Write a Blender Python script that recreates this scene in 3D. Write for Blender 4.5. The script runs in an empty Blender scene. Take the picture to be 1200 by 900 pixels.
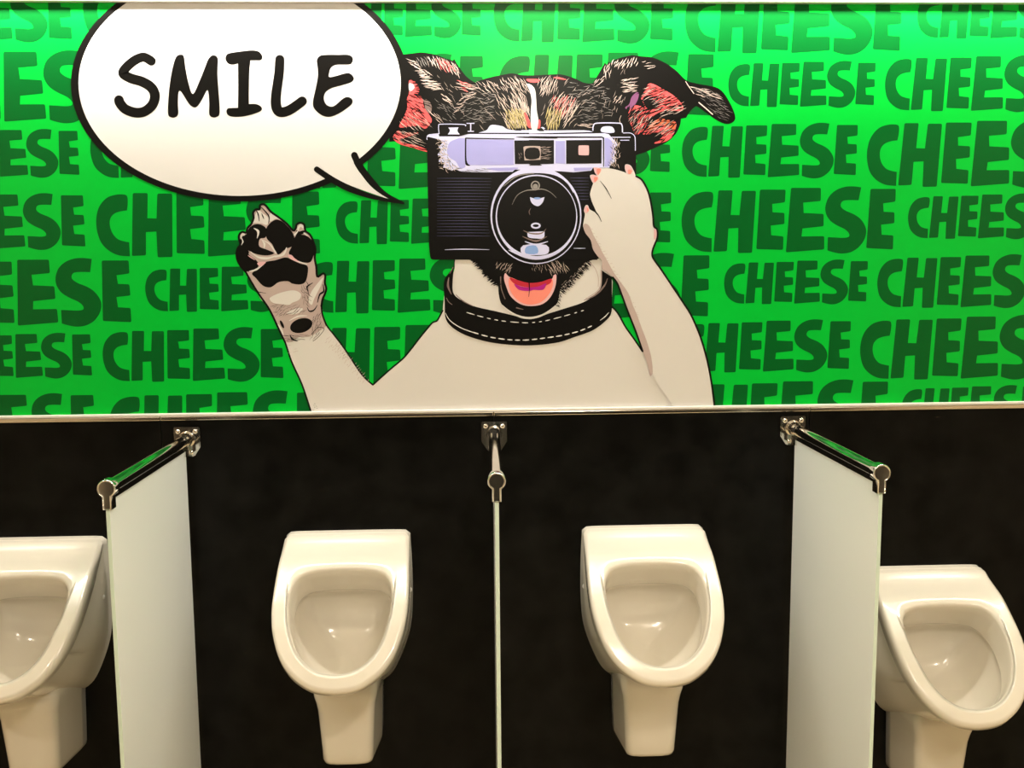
import bpy, bmesh, math, random
from mathutils import Vector, Matrix
from mathutils.geometry import tessellate_polygon

sc = bpy.context.scene
col = sc.collection
random.seed(7)

# ---------------------------------------------------------------- camera
F_PX = 1236.67
PITCH, YAW, ROLL = 0.1287, -0.0427, -0.0078
DZ = 0.12
CAM = Vector((-0.0547, -2.5692, 1.5 + DZ))
_f = Vector((-math.sin(YAW) * math.cos(PITCH), math.cos(YAW) * math.cos(PITCH), -math.sin(PITCH)))
_r = Vector((math.cos(YAW), math.sin(YAW), 0))
_u = _r.cross(_f)
RT = math.cos(ROLL) * _r + math.sin(ROLL) * _u
UP = -math.sin(ROLL) * _r + math.cos(ROLL) * _u
FW = _f
cd = bpy.data.cameras.new('camera')
cd.sensor_fit = 'HORIZONTAL'; cd.sensor_width = 36.0
cd.lens = F_PX * 36.0 / 1200.0
cd.clip_start = 0.02
co = bpy.data.objects.new('camera', cd); col.objects.link(co)
co.matrix_world = Matrix(((RT.x, UP.x, -FW.x, CAM.x), (RT.y, UP.y, -FW.y, CAM.y), (RT.z, UP.z, -FW.z, CAM.z), (0, 0, 0, 1)))
sc.camera = co

# ---------------------------------------------------------------- light
w = bpy.data.worlds.new('world'); sc.world = w; w.use_nodes = True
w.node_tree.nodes['Background'].inputs[0].default_value = (1, .9, .75, 1)
w.node_tree.nodes['Background'].inputs[1].default_value = 0.0
CEIL = 2.55
WARM = (1.0, .87, .70)
def lamp(x, y, power, size=.16, spread=150):
    l = bpy.data.lights.new('unseen_downlight', 'AREA'); l.shape = 'DISK'; l.size = size
    l.energy = power; l.color = WARM; l.spread = math.radians(spread)
    o = bpy.data.objects.new('unseen_downlight', l); col.objects.link(o)
    o.location = (x, y, CEIL - .015)
    return o
gl_l = bpy.data.lights.new('ceiling_globe', 'POINT'); gl_l.energy = 34; gl_l.shadow_soft_size = .13; gl_l.color = WARM
gl_o = bpy.data.objects.new('ceiling_globe', gl_l); col.objects.link(gl_o); gl_o.location = (.24, -2.4, CEIL - .16)
lamp(.45, -2.1, 23, .2)
lamp(-1.6, -2.3, 16)  # unseen side fill, added to brighten the right divider's face
lamp(1.75, -2.3, 16)  # unseen fill from the other side, added for the left divider's face
lamp(.05, -1.1, 2.5)  # weak unseen fill over the stalls, added to brighten the panes
# linear wall washer over the mural
wl_l = bpy.data.lights.new('wall_washer', 'AREA'); wl_l.shape = 'RECTANGLE'; wl_l.size = 4.0; wl_l.size_y = .03
wl_l.energy = 42; wl_l.color = (1.0, .95, .86)
wl_o = bpy.data.objects.new('wall_washer', wl_l); col.objects.link(wl_o)
wl_o.location = (.12, -.085, 2.188 + .075); wl_o.rotation_euler = (math.radians(30), 0, 0)
sc.view_settings.view_transform = 'Standard'
sc.view_settings.look = 'None'
sc.view_settings.exposure = 0.0
sc.view_settings.gamma = 1.0
sc.view_settings.use_curve_mapping = False

# ---------------------------------------------------------------- helpers
def lin(c):
    return tuple(((v / 255) / 12.92 if v / 255 <= .04045 else ((v / 255 + .055) / 1.055) ** 2.4) for v in c)
MATS = {}
def mat(name, colr, rough=.5, metal=0, spec=.5, coat=0, srgb=True, coat_rough=.05):
    m = bpy.data.materials.new(name); m.use_nodes = True
    b = m.node_tree.nodes['Principled BSDF']
    c = lin(colr) if srgb else colr
    b.inputs['Base Color'].default_value = (*c, 1)
    b.inputs['Roughness'].default_value = rough
    b.inputs['Metallic'].default_value = metal
    b.inputs['Specular IOR Level'].default_value = spec
    b.inputs['Coat Weight'].default_value = coat
    b.inputs['Coat Roughness'].default_value = coat_rough
    MATS[name] = m
    return m
def noise_mix(m, c1, c2, scale, lo=.4, hi=.6, detail=4, bump=0):
    nt = m.node_tree; b = nt.nodes['Principled BSDF']
    tc = nt.nodes.new('ShaderNodeTexCoord'); n = nt.nodes.new('ShaderNodeTexNoise')
    n.inputs['Scale'].default_value = scale; n.inputs['Detail'].default_value = detail
    r = nt.nodes.new('ShaderNodeValToRGB')
    r.color_ramp.elements[0].position = lo; r.color_ramp.elements[1].position = hi
    r.color_ramp.elements[0].color = (*c1, 1); r.color_ramp.elements[1].color = (*c2, 1)
    nt.links.new(tc.outputs['Object'], n.inputs['Vector'])
    nt.links.new(n.outputs['Fac'], r.inputs['Fac'])
    nt.links.new(r.outputs['Color'], b.inputs['Base Color'])
    if bump:
        bp = nt.nodes.new('ShaderNodeBump'); bp.inputs['Strength'].default_value = bump; bp.inputs['Distance'].default_value = .002
        nt.links.new(n.outputs['Fac'], bp.inputs['Height']); nt.links.new(bp.outputs['Normal'], b.inputs['Normal'])

def mesh_obj(name, verts, faces, m, parent=None, smooth=False):
    me = bpy.data.meshes.new(name)
    me.from_pydata([tuple(v) for v in verts], [], faces); me.update()
    if m: me.materials.append(m)
    if smooth:
        for p in me.polygons: p.use_smooth = True
    o = bpy.data.objects.new(name, me); col.objects.link(o)
    if parent: o.parent = parent
    return o
def bm_obj(name, bm, m, parent=None, smooth=False):
    me = bpy.data.meshes.new(name); bm.to_mesh(me); bm.free()
    if m: me.materials.append(m)
    if smooth:
        for p in me.polygons: p.use_smooth = True
    o = bpy.data.objects.new(name, me); col.objects.link(o)
    if parent: o.parent = parent
    return o
def tag(o, label, cat=None, group=None):
    o['label'] = label
    if cat: o['category'] = cat
    if group: o['group'] = group
    return o
def structure(o, label=None):
    o['kind'] = 'structure'
    if label: o['label'] = label
    return o
def empty(name, loc):
    o = bpy.data.objects.new(name, None); col.objects.link(o); o.location = loc
    o.empty_display_size = .05
    return o
def box(name, x0, x1, y0, y1, z0, z1, m, parent=None, bevel=0):
    bm = bmesh.new()
    bmesh.ops.create_cube(bm, size=1)
    for v in bm.verts:
        v.co = Vector(((x0 + x1) / 2 + v.co.x * (x1 - x0), (y0 + y1) / 2 + v.co.y * (y1 - y0), (z0 + z1) / 2 + v.co.z * (z1 - z0)))
    if bevel:
        bmesh.ops.bevel(bm, geom=bm.edges[:], offset=bevel, segments=2, affect='EDGES', profile=.5)
    return bm_obj(name, bm, m, parent)

def wall_pt(px, py, out=0.0):
    """photograph pixel -> point of the wall plane (X, Z) at distance out from the wall"""
    d = RT * ((px - 600) / F_PX) + UP * ((450 - py) / F_PX) + FW
    t = (-out - CAM.y) / d.y
    p = CAM + d * t
    return (p.x, p.z)

# ---------------------------------------------------------------- materials
PR = .30      # print gloss
PS = .16
def ink(name, c, srgb=True):
    return mat(name, c, rough=PR, spec=PS, srgb=srgb)
m_green = ink('print_green', (.0005, .53, .038), False)
m_rows = [ink('print_letter_green', c, False) for c in ((.0008, .112, .016),)]
m_white = ink('print_white', (.74, .735, .735), False)
m_black = ink('print_black', (.006, .0055, .005), False)
m_cream = ink('print_cream', (.69, .67, .65), False)
m_mauve = ink('print_mauve', (.50, .40, .38), False)
m_mauve_d = ink('print_dark_mauve', (.22, .16, .15), False)
m_furl = ink('print_fur_light', (.72, .58, .52), False)
m_furg = ink('print_fur_grey', (.30, .28, .27), False)
m_fury = ink('print_fur_yellow', (.55, .45, .20), False)
m_red = ink('print_red', (.84, .115, .12), False)
m_orange = ink('print_orange', (.85, .18, .08), False)
m_salmon = ink('print_salmon', (.90, .28, .22), False)
m_dred = ink('print_dark_red', (.50, .03, .05), False)
m_purple = ink('print_purple', (.42, .02, .25), False)
m_pink = ink('print_pink', (.75, .45, .48), False)
m_lilac = ink('print_lilac', (.40, .40, .80), False)
m_lilac_l = ink('print_pale_lilac', (.66, .68, .98), False)
m_navy = ink('print_navy', (.012, .012, .035), False)
m_navy_l = ink('print_light_navy', (.06, .06, .12), False)
m_blue = ink('print_blue', (.25, .40, .80), False)

m_panel = mat('black_laminate', (.008, .0075, .007), rough=.30, spec=.09, srgb=False)
noise_mix(m_panel, (.003, .0029, .0026), (.009, .0088, .0078), 14, .35, .75, 8)
m_joint = mat('joint_black', (.003, .003, .003), rough=.8, srgb=False)
m_trimw = mat('white_trim', (.80, .78, .74), rough=.35, srgb=False)
m_alu = mat('polished_aluminium', (.78, .72, .62), rough=.16, metal=1, srgb=False)
m_chrome = mat('chrome', (.82, .80, .77), rough=.09, metal=1, srgb=False)
m_steel = mat('satin_steel', (.70, .66, .60), rough=.2, metal=1, srgb=False)
m_rubber = mat('black_gasket', (.006, .006, .006), rough=.5, srgb=False)
m_cer = mat('ceramic', (.72, .67, .575), rough=.22, spec=.5, coat=.6, srgb=False, coat_rough=.06)
m_cap = mat('white_plastic', (.80, .78, .74), rough=.3, srgb=False)
m_wallp = mat('painted_plaster', (.62, .52, .40), rough=.7, srgb=False)
noise_mix(m_wallp, (.60, .50, .38), (.64, .54, .42), 6)
m_dark = mat('dark_wall', (.012, .011, .009), rough=.6, srgb=False)
noise_mix(m_dark, (.010, .009, .008), (.015, .013, .011), 5)
m_ceil = mat('white_ceiling', (.80, .78, .74), rough=.8, srgb=False)
noise_mix(m_ceil, (.79, .77, .73), (.81, .79, .75), 8)
m_floor = mat('floor_tile', (.08, .075, .07), rough=.4, srgb=False)
noise_mix(m_floor, (.58, .47, .30), (.64, .52, .34), 9)

# frosted glass: diffuse + translucent with a soft gloss
m_glass = bpy.data.materials.new('frosted_glass'); m_glass.use_nodes = True
nt = m_glass.node_tree; nt.nodes.clear()
o_ = nt.nodes.new('ShaderNodeOutputMaterial')
d_ = nt.nodes.new('ShaderNodeBsdfDiffuse'); d_.inputs[0].default_value = (.93, .97, .95, 1)
t_ = nt.nodes.new('ShaderNodeBsdfTranslucent'); t_.inputs[0].default_value = (.74, .82, .72, 1)
g_ = nt.nodes.new('ShaderNodeBsdfGlossy'); g_.inputs[0].default_value = (1, 1, 1, 1); g_.inputs['Roughness'].default_value = .35
m1 = nt.nodes.new('ShaderNodeMixShader'); m1.inputs[0].default_value = .2
m2 = nt.nodes.new('ShaderNodeMixShader')
fr = nt.nodes.new('ShaderNodeFresnel'); fr.inputs[0].default_value = 1.45
nt.links.new(d_.outputs[0], m1.inputs[1]); nt.links.new(t_.outputs[0], m1.inputs[2])
nt.links.new(fr.outputs[0], m2.inputs[0]); nt.links.new(m1.outputs[0], m2.inputs[1]); nt.links.new(g_.outputs[0], m2.inputs[2])
nt.links.new(m2.outputs[0], o_.inputs[0])
m_gedge = mat('glass_edge', (.62, .76, .66), rough=.15, spec=.5, srgb=False)

# ---------------------------------------------------------------- the room
X0, X1 = -2.1, 2.3
Z_TOP = wall_pt(600, 4)[1]
Z_TRIM = wall_pt(590, 478.7)[1]      # bottom of the printed panel
Z_BLK = wall_pt(590, 486.8)[1]       # top of the black panels
YB = -3.7
wall_back = structure(box('wall_back', X0 - .1, X1 + .1, .012, .12, 0, CEIL, m_joint))
structure(box('wall_upper', X0, X1, -.012, .012, Z_TOP + .004, CEIL, m_trimw))
structure(box('wall_left', X0 - .1, X0, YB, .012, 0, CEIL, m_wallp))
structure(box('wall_right', X1, X1 + .1, YB, .012, 0, CEIL, m_wallp))
structure(box('wall_front', X0 - .1, X1 + .1, YB - .1, YB, 0, CEIL, m_dark))
structure(box('unseen_slab_1', .3, 1.2, YB, YB + .03, 0, 2.1, m_panel))  # dark slab out of view, added for the chrome end caps to mirror
structure(box('floor', X0 - .1, X1 + .1, YB - .1, .12, -.08, 0, m_floor))
structure(box('ceiling', X0 - .1, X1 + .1, YB - .1, .12, CEIL, CEIL + .08, m_ceil))
# trims: white bead under the print, polished edge profile in lengths, white top bead
tr = structure(box('trim_1', X0, X1, -.009, .012, Z_TRIM - .0065, Z_TRIM, m_trimw, bevel=.0012))
edge = structure(empty('trim_2', (0, 0, 0)))
joints = [X0, wall_pt(188, 489)[0], wall_pt(578.6, 484)[0], wall_pt(949, 477)[0], X1]
for i in range(4):
    b = box('edge_profile', joints[i] + .0006, joints[i + 1] - .0006, -.006, .012, Z_BLK, Z_TRIM - .0075, m_alu, edge, bevel=.0015)
structure(box('trim_3', X0, X1, -.02, .012, Z_TOP, Z_TOP + .03, m_trimw, bevel=.003))
# black laminate panels, one per bay
lower = structure(empty('wall_lower', (0, 0, 0)))
for i in range(4):
    box('panel', joints[i] + .0008, joints[i + 1] - .0008, 0, .0118, .003, Z_BLK - .0008, m_panel, lower, bevel=.0006)

# ---------------------------------------------------------------- the mural
mural = empty('wall_mural', (0, 0, Z_TRIM))
tag(mural, 'green printed wall mural of a dog with a camera above the urinals', 'mural')
MI = Matrix.Translation((0, 0, -Z_TRIM))
LAY = .0001
pan = box('mural_panel', X0 + .002, X1 - .002, 0, .0118, Z_TRIM + .0002, Z_TOP - .0002, m_green, mural)
pan.location = (0, 0, -Z_TRIM)
ZLO, ZHI = Z_TRIM + .0004, Z_TOP - .0004

def cr(pts, n=6, closed=True):
    """Catmull-Rom through pts; a third value of 1 marks a corner"""
    P = [(p[0], p[1]) for p in pts]; C = [len(p) > 2 and p[2] for p in pts]; N = len(P); out = []
    rng = range(N if closed else N - 1)
    for i in rng:
        p1, p2 = P[i], P[(i + 1) % N]
        p0 = P[(i - 1) % N] if (closed or i > 0) else p1
        p3 = P[(i + 2) % N] if (closed or i < N - 2) else p2
        if C[i]: p0 = p1
        if C[(i + 1) % N]: p3 = p2
        for k in range(n):
            t = k / n
            out.append(tuple(.5 * (2 * p1[a] + (p2[a] - p0[a]) * t + (2 * p0[a] - 5 * p1[a] + 4 * p2[a] - p3[a]) * t * t
                                   + (3 * p1[a] - p0[a] - 3 * p2[a] + p3[a]) * t ** 3) for a in (0, 1)))
    if not closed: out.append(P[-1])
    return out
class Print:
    """flat printed shapes, in photograph pixels, carried onto the wall plane; every shape is a piece of its own"""
    def __init__(s, gap=3.1, wk=.64): s.p = []; s.gap = gap; s.wk = wk
    def wall_poly(s, W):
        s.p.append(([(p[0], p[1]) for p in W], [tuple(t) for t in tessellate_polygon([[Vector((p[0], p[1], 0)) for p in W]])]))
        return s
    def poly(s, pts, n=6, smooth=True):
        q = cr(pts, n) if smooth else [(p[0], p[1]) for p in pts]
        return s.wall_poly([wall_pt(*p) for p in q])
    def ell(s, cx, cy, rx, ry, rot=0, n=48, inner=None):
        c_, s_ = math.cos(math.radians(rot)), math.sin(math.radians(rot))
        def pt(a, x, y): return (cx + x * math.cos(a) * c_ - y * math.sin(a) * s_, cy + x * math.cos(a) * s_ + y * math.sin(a) * c_)
        A = [2 * math.pi * k / n for k in range(n)]
        if inner is None: return s.wall_poly([wall_pt(*pt(a, rx, ry)) for a in A])
        dx, dy = (inner[2], inner[3]) if len(inner) > 2 else (0, 0)
        v = [wall_pt(*pt(a, rx, ry)) for a in A]
        v += [wall_pt(pt(a, inner[0], inner[1])[0] + dx, pt(a, inner[0], inner[1])[1] + dy) for a in A]
        s.p.append((v, [(k, (k + 1) % n, n + (k + 1) % n, n + k) for k in range(n)]))
        return s
    def stroke(s, pts, w0, w1=None, n=5, cap=True, mid=None):
        """ribbon along a centre line with round ends, width w0 -> (mid) -> w1"""
        if w1 is None: w1 = w0
        q = cr(pts, n, False) if len(pts) > 2 else [(p[0], p[1]) for p in pts]
        if len(q) < 3: q = [q[0], ((q[0][0] + q[1][0]) / 2, (q[0][1] + q[1][1]) / 2), q[1]]
        N = len(q); L = []; Rr = []; wid = []; dirs = []
        for i in range(N):
            a = q[max(i - 1, 0)]; c = q[min(i + 1, N - 1)]
            dx, dy = c[0] - a[0], c[1] - a[1]; l = math.hypot(dx, dy) or 1
            t = i / (N - 1)
            if mid is None: ww = w0 + (w1 - w0) * t
            else: ww = w0 + (mid - w0) * 2 * t if t < .5 else mid + (w1 - mid) * (2 * t - 1)
            ww /= 2
            L.append((q[i][0] - dy / l * ww, q[i][1] + dx / l * ww)); Rr.append((q[i][0] + dy / l * ww, q[i][1] - dx / l * ww))
            wid.append(ww); dirs.append((dx / l, dy / l))
        V = L + Rr; Fc = [(i, i + 1, N + i + 1, N + i) for i in range(N - 1)]
        if cap:
            for e, sg in ((0, -1), (N - 1, 1)):
                if wid[e] < .7: continue
                dx, dy = dirs[e][0] * sg, dirs[e][1] * sg
                fan = [e]
                for k in range(1, 7):
                    a = math.pi * k / 7
                    ox, oy = L[e][0] - q[e][0], L[e][1] - q[e][1]
                    V.append((q[e][0] + ox * math.cos(a) + dx * wid[e] * math.sin(a), q[e][1] + oy * math.cos(a) + dy * wid[e] * math.sin(a)))
                    fan.append(len(V) - 1)
                fan.append(N + e); Fc.append(tuple(fan))
        s.p.append(([wall_pt(*p) for p in V], Fc))
        return s
    def hair(s, x, y, ang, ln, wd, bend=0):
        a = math.radians(ang); c_, s_ = math.cos(a), math.sin(a)
        L = []; Rr = []
        for k in range(1, 4):
            t = k / 4; u = (t - .5) * ln; o = bend * (1 - (2 * t - 1) ** 2); h = wd / 2 * (.75, 1, .6)[k - 1]
            cx, cy = x + c_ * u - s_ * o, y + s_ * u + c_ * o
            L.append((cx - s_ * h, cy + c_ * h)); Rr.append((cx + s_ * h, cy - c_ * h))
        V = [(x - c_ * ln / 2, y - s_ * ln / 2)] + L + [(x + c_ * ln / 2, y + s_ * ln / 2)] + Rr[::-1]
        s.p.append(([wall_pt(*p) for p in V], [(0, 1, 7), (1, 2, 6, 7), (2, 3, 5, 6), (3, 4, 5)], 1))
        return s
    def hairs(s, poly, n, ang, ln, wd, jit=10, bend=.9, ang2=None, axis=None, dens=1.7, gap=None):
        """n hairs inside poly; the angle goes from ang to ang2 along axis ('x' or 'y')"""
        xs = [p[0] for p in poly]; ys = [p[1] for p in poly]
        k = 0; tries = 0; n = int(n * dens); done = []; gap = gap or s.gap
        while k < n and tries < n * 25:
            tries += 1
            x, y = random.uniform(min(xs), max(xs)), random.uniform(min(ys), max(ys))
            if not inside(poly, x, y): continue
            if any(abs(x - a_[0]) + abs(y - a_[1]) < gap for a_ in done): continue
            done.append((x, y))
            a = ang
            if ang2 is not None:
                t = (x - min(xs)) / (max(xs) - min(xs)) if axis == 'x' else (y - min(ys)) / (max(ys) - min(ys))
                a = ang + (ang2 - ang) * t
            s.hair(x, y, a + random.uniform(-jit, jit), random.uniform(*ln), random.uniform(*wd) * s.wk, random.uniform(-1, 1) * bend)
            k += 1
        return s
    def make(s, name, m, layer, parent, label=None, stuff=False):
        fine = [p for p in s.p if len(p) > 2]; solid = [p for p in s.p if len(p) == 2]
        groups = [s.p] if stuff else [[p] for p in solid] + ([fine] if fine else [])
        first = None
        for gi, g in enumerate(groups):
            bm = bmesh.new()
            many = stuff or g is fine
            for k, pc in enumerate(g):
                V, Fc = pc[0], pc[1]
                y = -LAY * (layer + (.7 * (k % 9) / 9 if many else .7 * gi / len(groups)))
                vs = [bm.verts.new((p[0], y, p[1])) for p in V]
                for f in Fc:
                    if len(set(f)) < 3: continue
                    try: bm.faces.new([vs[i] for i in f])
                    except ValueError: pass
            if any(v.co.z > ZHI or v.co.z < ZLO or v.co.x < X0 + .003 or v.co.x > X1 - .003 for v in bm.verts):
                for c_, n_ in (((0, 0, ZHI), (0, 0, 1)), ((0, 0, ZLO), (0, 0, -1)), ((X0 + .003, 0, 0), (-1, 0, 0)), ((X1 - .003, 0, 0), (1, 0, 0))):
                    bmesh.ops.bisect_plane(bm, geom=bm.verts[:] + bm.edges[:] + bm.faces[:], plane_co=c_, plane_no=n_, clear_outer=True)
            if not bm.faces: bm.free(); continue
            bm.normal_update()
            for f in bm.faces:
                if f.normal.y > 0: f.normal_flip()
            for v in bm.verts: v.co.z -= Z_TRIM
            o = bm_obj(name if stuff or not many else 'fine_strokes', bm, m, parent)
            if label and first is None: o['label'] = label
            if many: o['kind'] = 'stuff'
            first = first or o
        return first
def inside(poly, x, y):
    r = False; j = len(poly) - 1
    for i in range(len(poly)):
        xi, yi = poly[i][0], poly[i][1]; xj, yj = poly[j][0], poly[j][1]
        if (yi > y) != (yj > y) and x < (xj - xi) * (y - yi) / (yj - yi) + xi: r = not r
        j = i
    return r

# --- the word template (traced once, in pixels of one big word), letters with softly rounded corners
def soft(pts, r=2.0):
    out = []
    N = len(pts)
    for i, p in enumerate(pts):
        if len(p) > 2:
            out.append((p[0], p[1])); continue
        a = pts[i - 1]; c = pts[(i + 1) % N]
        for q_, first in ((a, True), (c, False)):
            dx, dy = q_[0] - p[0], q_[1] - p[1]; l = math.hypot(dx, dy) or 1
            k = min(r, l * .4)
            e = (p[0] + dx / l * k, p[1] + dy / l * k)
            if first: first_e = e
            else: second_e = e
        m_ = ((first_e[0] + second_e[0]) / 4 + p[0] / 2, (first_e[1] + second_e[1]) / 4 + p[1] / 2)
        out += [first_e, m_, second_e]
    return out
k1 = lambda L, ox, oy=205: [(ox + p[0] / 8.571, oy + p[1] / 8.571) + tuple(p[2:]) for p in L]
_C = k1([(395, 190, 1), (380, 325, 1)], 790)
C_out = cr(k1([(375, 775, 1), (270, 765), (180, 720), (110, 640), (78, 520), (80, 400), (115, 290), (190, 205), (280, 172), (360, 170), (390, 190), (390, 260),
               (378, 325, 1), (310, 335), (250, 360), (212, 410), (205, 480), (225, 550), (270, 605), (330, 628), (378, 637, 1)], 790), 5)
H_out = soft(k1([(445, 155), (588, 155), (568, 402, 1), (655, 405, 1), (680, 160), (822, 160), (782, 782), (640, 785), (645, 532, 1), (545, 538, 1), (530, 765), (395, 772)], 790), 1.6)
E1_out = soft(k1([(862, 148), (1120, 148), (1113, 275), (985, 292, 1), (988, 375, 1), (1108, 382), (1108, 492), (970, 508, 1), (975, 605, 1), (1098, 618), (1093, 752), (825, 745)], 790), 1.6)
E2_out = soft(k1([(60, 130), (360, 130), (358, 262), (182, 278, 1), (187, 382, 1), (387, 392), (387, 515), (175, 538, 1), (165, 618, 1), (393, 615), (393, 748), (8, 778)], 920), 1.6)
S_out = cr(k1([(765, 125, 1), (690, 115), (600, 120), (510, 155), (440, 220), (406, 310), (410, 385), (450, 455), (520, 505), (600, 545), (640, 585), (640, 620), (590, 632),
               (500, 628), (430, 625, 1), (425, 758, 1), (490, 778), (570, 790), (660, 775), (740, 725), (795, 650), (815, 570), (800, 505), (755, 440), (690, 395), (610, 360), (565, 325),
               (560, 290), (585, 260), (650, 252), (738, 255, 1)], 920), 4)
E3_out = soft(k1([(858, 140), (1112, 140), (1108, 268), (985, 285, 1), (990, 370, 1), (1098, 375), (1098, 485), (965, 500, 1), (970, 600, 1), (1088, 608), (1083, 748), (815, 735)], 920), 1.6)
TPL = [C_out, H_out, E1_out, E2_out, S_out, E3_out]
TW = [[wall_pt(*p) for p in L] for L in TPL]
_tl, _tr = wall_pt(798.5, 257), wall_pt(1050.5, 257)
T_ox, T_oz, T_w = _tl[0], (_tl[1] + _tr[1]) / 2, _tr[0] - _tl[0]
words = [
    (-132, 85, 15), (97, 375, 12), (387, 565, 16), (578.3, 790.8, 16.4), (802.5, 1058.7, 22), (1075, 1252, 17), (1266, 1500, 20),
    (-400, -150, 97), (-134, 144, 100.5), (342, 568, 97), (584, 838, 99), (853.3, 1026.7, 98), (1037, 1246, 97), (1260, 1480, 97),
    (-330, -108, 178), (-93.5, 93.7, 179), (105.5, 331, 175), (336, 602, 181), (602, 787, 175.4), (799, 1006, 175.7), (1015.7, 1268, 179), (1282, 1470, 176),
    (-330, -135, 260), (-119, 100.8, 259), (112.4, 377, 261), (393.3, 573, 258.5), (578, 788, 255), (798.5, 1050.5, 257), (1064, 1234, 253), (1248, 1480, 255),
    (-330, -128, 340), (-113, 155, 342), (170, 350, 338), (359, 576, 334), (575, 833, 335.5), (848.4, 1017.6, 330), (1028, 1230, 329), (1244, 1450, 330),
    (-300, -86, 417), (-71, 108.5, 416.5), (120, 333.5, 415), (347, 602, 417), (795.6, 997.8, 405), (1007.8, 1252, 406.5), (1266, 1440, 405),
    (-330, -128, 494), (-113, 113, 494), (128, 381, 495), (789, 1041.5, 483), (1056.4, 1218, 476), (1232, 1460, 480)]
for (xa, xb, ym) in words:
    a, b = wall_pt(xa, ym), wall_pt(xb, ym)
    s_ = (b[0] - a[0]) / T_w; zc = (a[1] + b[1]) / 2
    wd = empty('printed_word', (a[0], 0, zc - Z_TRIM)); wd.parent = mural
    kids = 0
    for L in TW:
        o = Print().wall_poly([(a[0] + (p[0] - T_ox) * s_, zc + (p[1] - T_oz) * s_) for p in L]).make('letter', m_rows[0], 1, wd)
        if o:
            kids += 1
            for v in o.data.vertices: v.co.x -= a[0]; v.co.z -= zc - Z_TRIM
    if not kids: bpy.data.objects.remove(wd)

# --- the dog
BODY = [(364.6, 484, 1), (354, 451), (341.7, 423.7), (334, 400.8), (326, 384), (316, 363), (303, 344), (320, 330), (360, 335), (376.7, 358.7), (378, 369), (382.7, 381), (392, 393), (404, 409),
        (424, 438.7), (437, 451, 1), (442.7, 446), (457, 433), (472, 420.4), (481, 410), (492, 395.7), (501, 384.7), (507, 378), (512, 376), (518.7, 365, 1), (521, 340, 1), (532, 318), (532.5, 304, 1),
        (590, 300, 1), (640, 310, 1), (700, 300, 1), (712, 315), (718, 330, 1), (716.7, 359, 1), (724, 367), (733, 383), (742.7, 396.7), (752.7, 411.5, 1),
        (775, 440), (800, 470, 1), (837.5, 477, 1)]
dog = Print().poly(BODY).make('dog_body', m_cream, 2, mural, 'cream dog body printed on the mural')
# outlines of body and raised arm
o = Print()
o.stroke([(364.6, 483), (354, 451), (341.7, 423.7), (334, 400.8), (326, 384), (316, 363), (303, 344)], 2.0)
o.stroke([(376.7, 358.7), (378, 369), (382.7, 381), (392, 393), (404, 409), (424, 438.7), (437, 451)], 1.9)
o.stroke([(437, 451), (457, 433), (472, 420.4), (481, 410), (492, 395.7), (501, 384.7), (507, 378), (512, 376), (515, 371), (518.7, 364)], 1.9)
o.stroke([(716.7, 359), (724, 367), (733, 383), (742.7, 396.7), (752.7, 411.5)], 2.0)
o.make('outline', m_black, 3, dog)
# arm hatching
h = Print()
h.hairs([(385, 392), (412, 420), (432, 446), (424, 449), (400, 420), (380, 400)], 34, -48, (2.5, 6), (.5, 1.0), 14)
h.hairs([(336, 405), (346, 402), (350, 418), (340, 420)], 3, -12, (3, 6), (.5, .9), 8)
h.make('fur_strokes', m_mauve, 3, dog, stuff=True)
h = Print()
h.hairs([(400, 412), (408, 412), (410, 420), (402, 420)], 6, 10, (1.5, 3), (.5, .8), 40)
h.hairs([(366, 476), (370, 472), (372, 480), (367, 481)], 6, 20, (1.5, 3), (.4, .7), 50)
h.make('fur_strokes', m_black, 4, dog, stuff=True)

# head and ears (black), with its fur in strokes
HEAD = [(466, 64, 1), (475, 63.5), (485, 62.3), (495, 61.5), (510, 64), (522, 68.5), (531, 71, 1), (532, 68.5, 1), (537, 77), (545, 88), (552, 94), (557, 97, 1), (563, 94), (575, 90.5), (590, 87.5),
        (600, 86), (612, 88), (625, 88.3), (640, 87.6), (655, 87), (665, 89), (675, 92.5), (683, 96.5), (690, 98, 1), (695, 97.3, 1), (697, 94, 1), (704, 82), (709, 73, 1), (710.5, 76, 1), (714, 72.3, 1), (715, 74, 1),
        (722, 69.5), (732, 66.5), (741, 64.6, 1), (752, 66), (765, 67.5), (780, 74), (792, 82.5), (804, 94), (815, 97.5), (828, 100), (840, 102.7), (848, 109), (855, 120), (860, 131), (861.5, 139), (858, 143.7), (851, 145.3),
        (842, 142), (830, 134), (819, 126), (815.5, 124.5, 1), (811, 128), (807, 133), (804, 138, 1), (798, 139, 1), (797, 146), (793, 155), (786, 163), (778, 168.5, 1), (768, 173), (757, 178, 1), (745, 182, 1),
        (735, 200, 1), (520, 200, 1), (502, 178.5, 1), (490, 174.5), (475, 168.5), (466, 165.5, 1), (456, 166, 1)]
head = Print().poly(HEAD).make('dog_head', m_black, 2, mural, 'black dog head and floppy ears printed on the mural')
Z1 = lambda L: [(460 + p[0] / 7.5, 50 + p[1] / 7.5) + tuple(p[2:]) for p in L]
Z2 = lambda L: [(600 + p[0] / 7.5, 50 + p[1] / 7.5) + tuple(p[2:]) for p in L]
Z3 = lambda L: [(720 + p[0] / 7.5, 50 + p[1] / 7.5) + tuple(p[2:]) for p in L]
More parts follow.
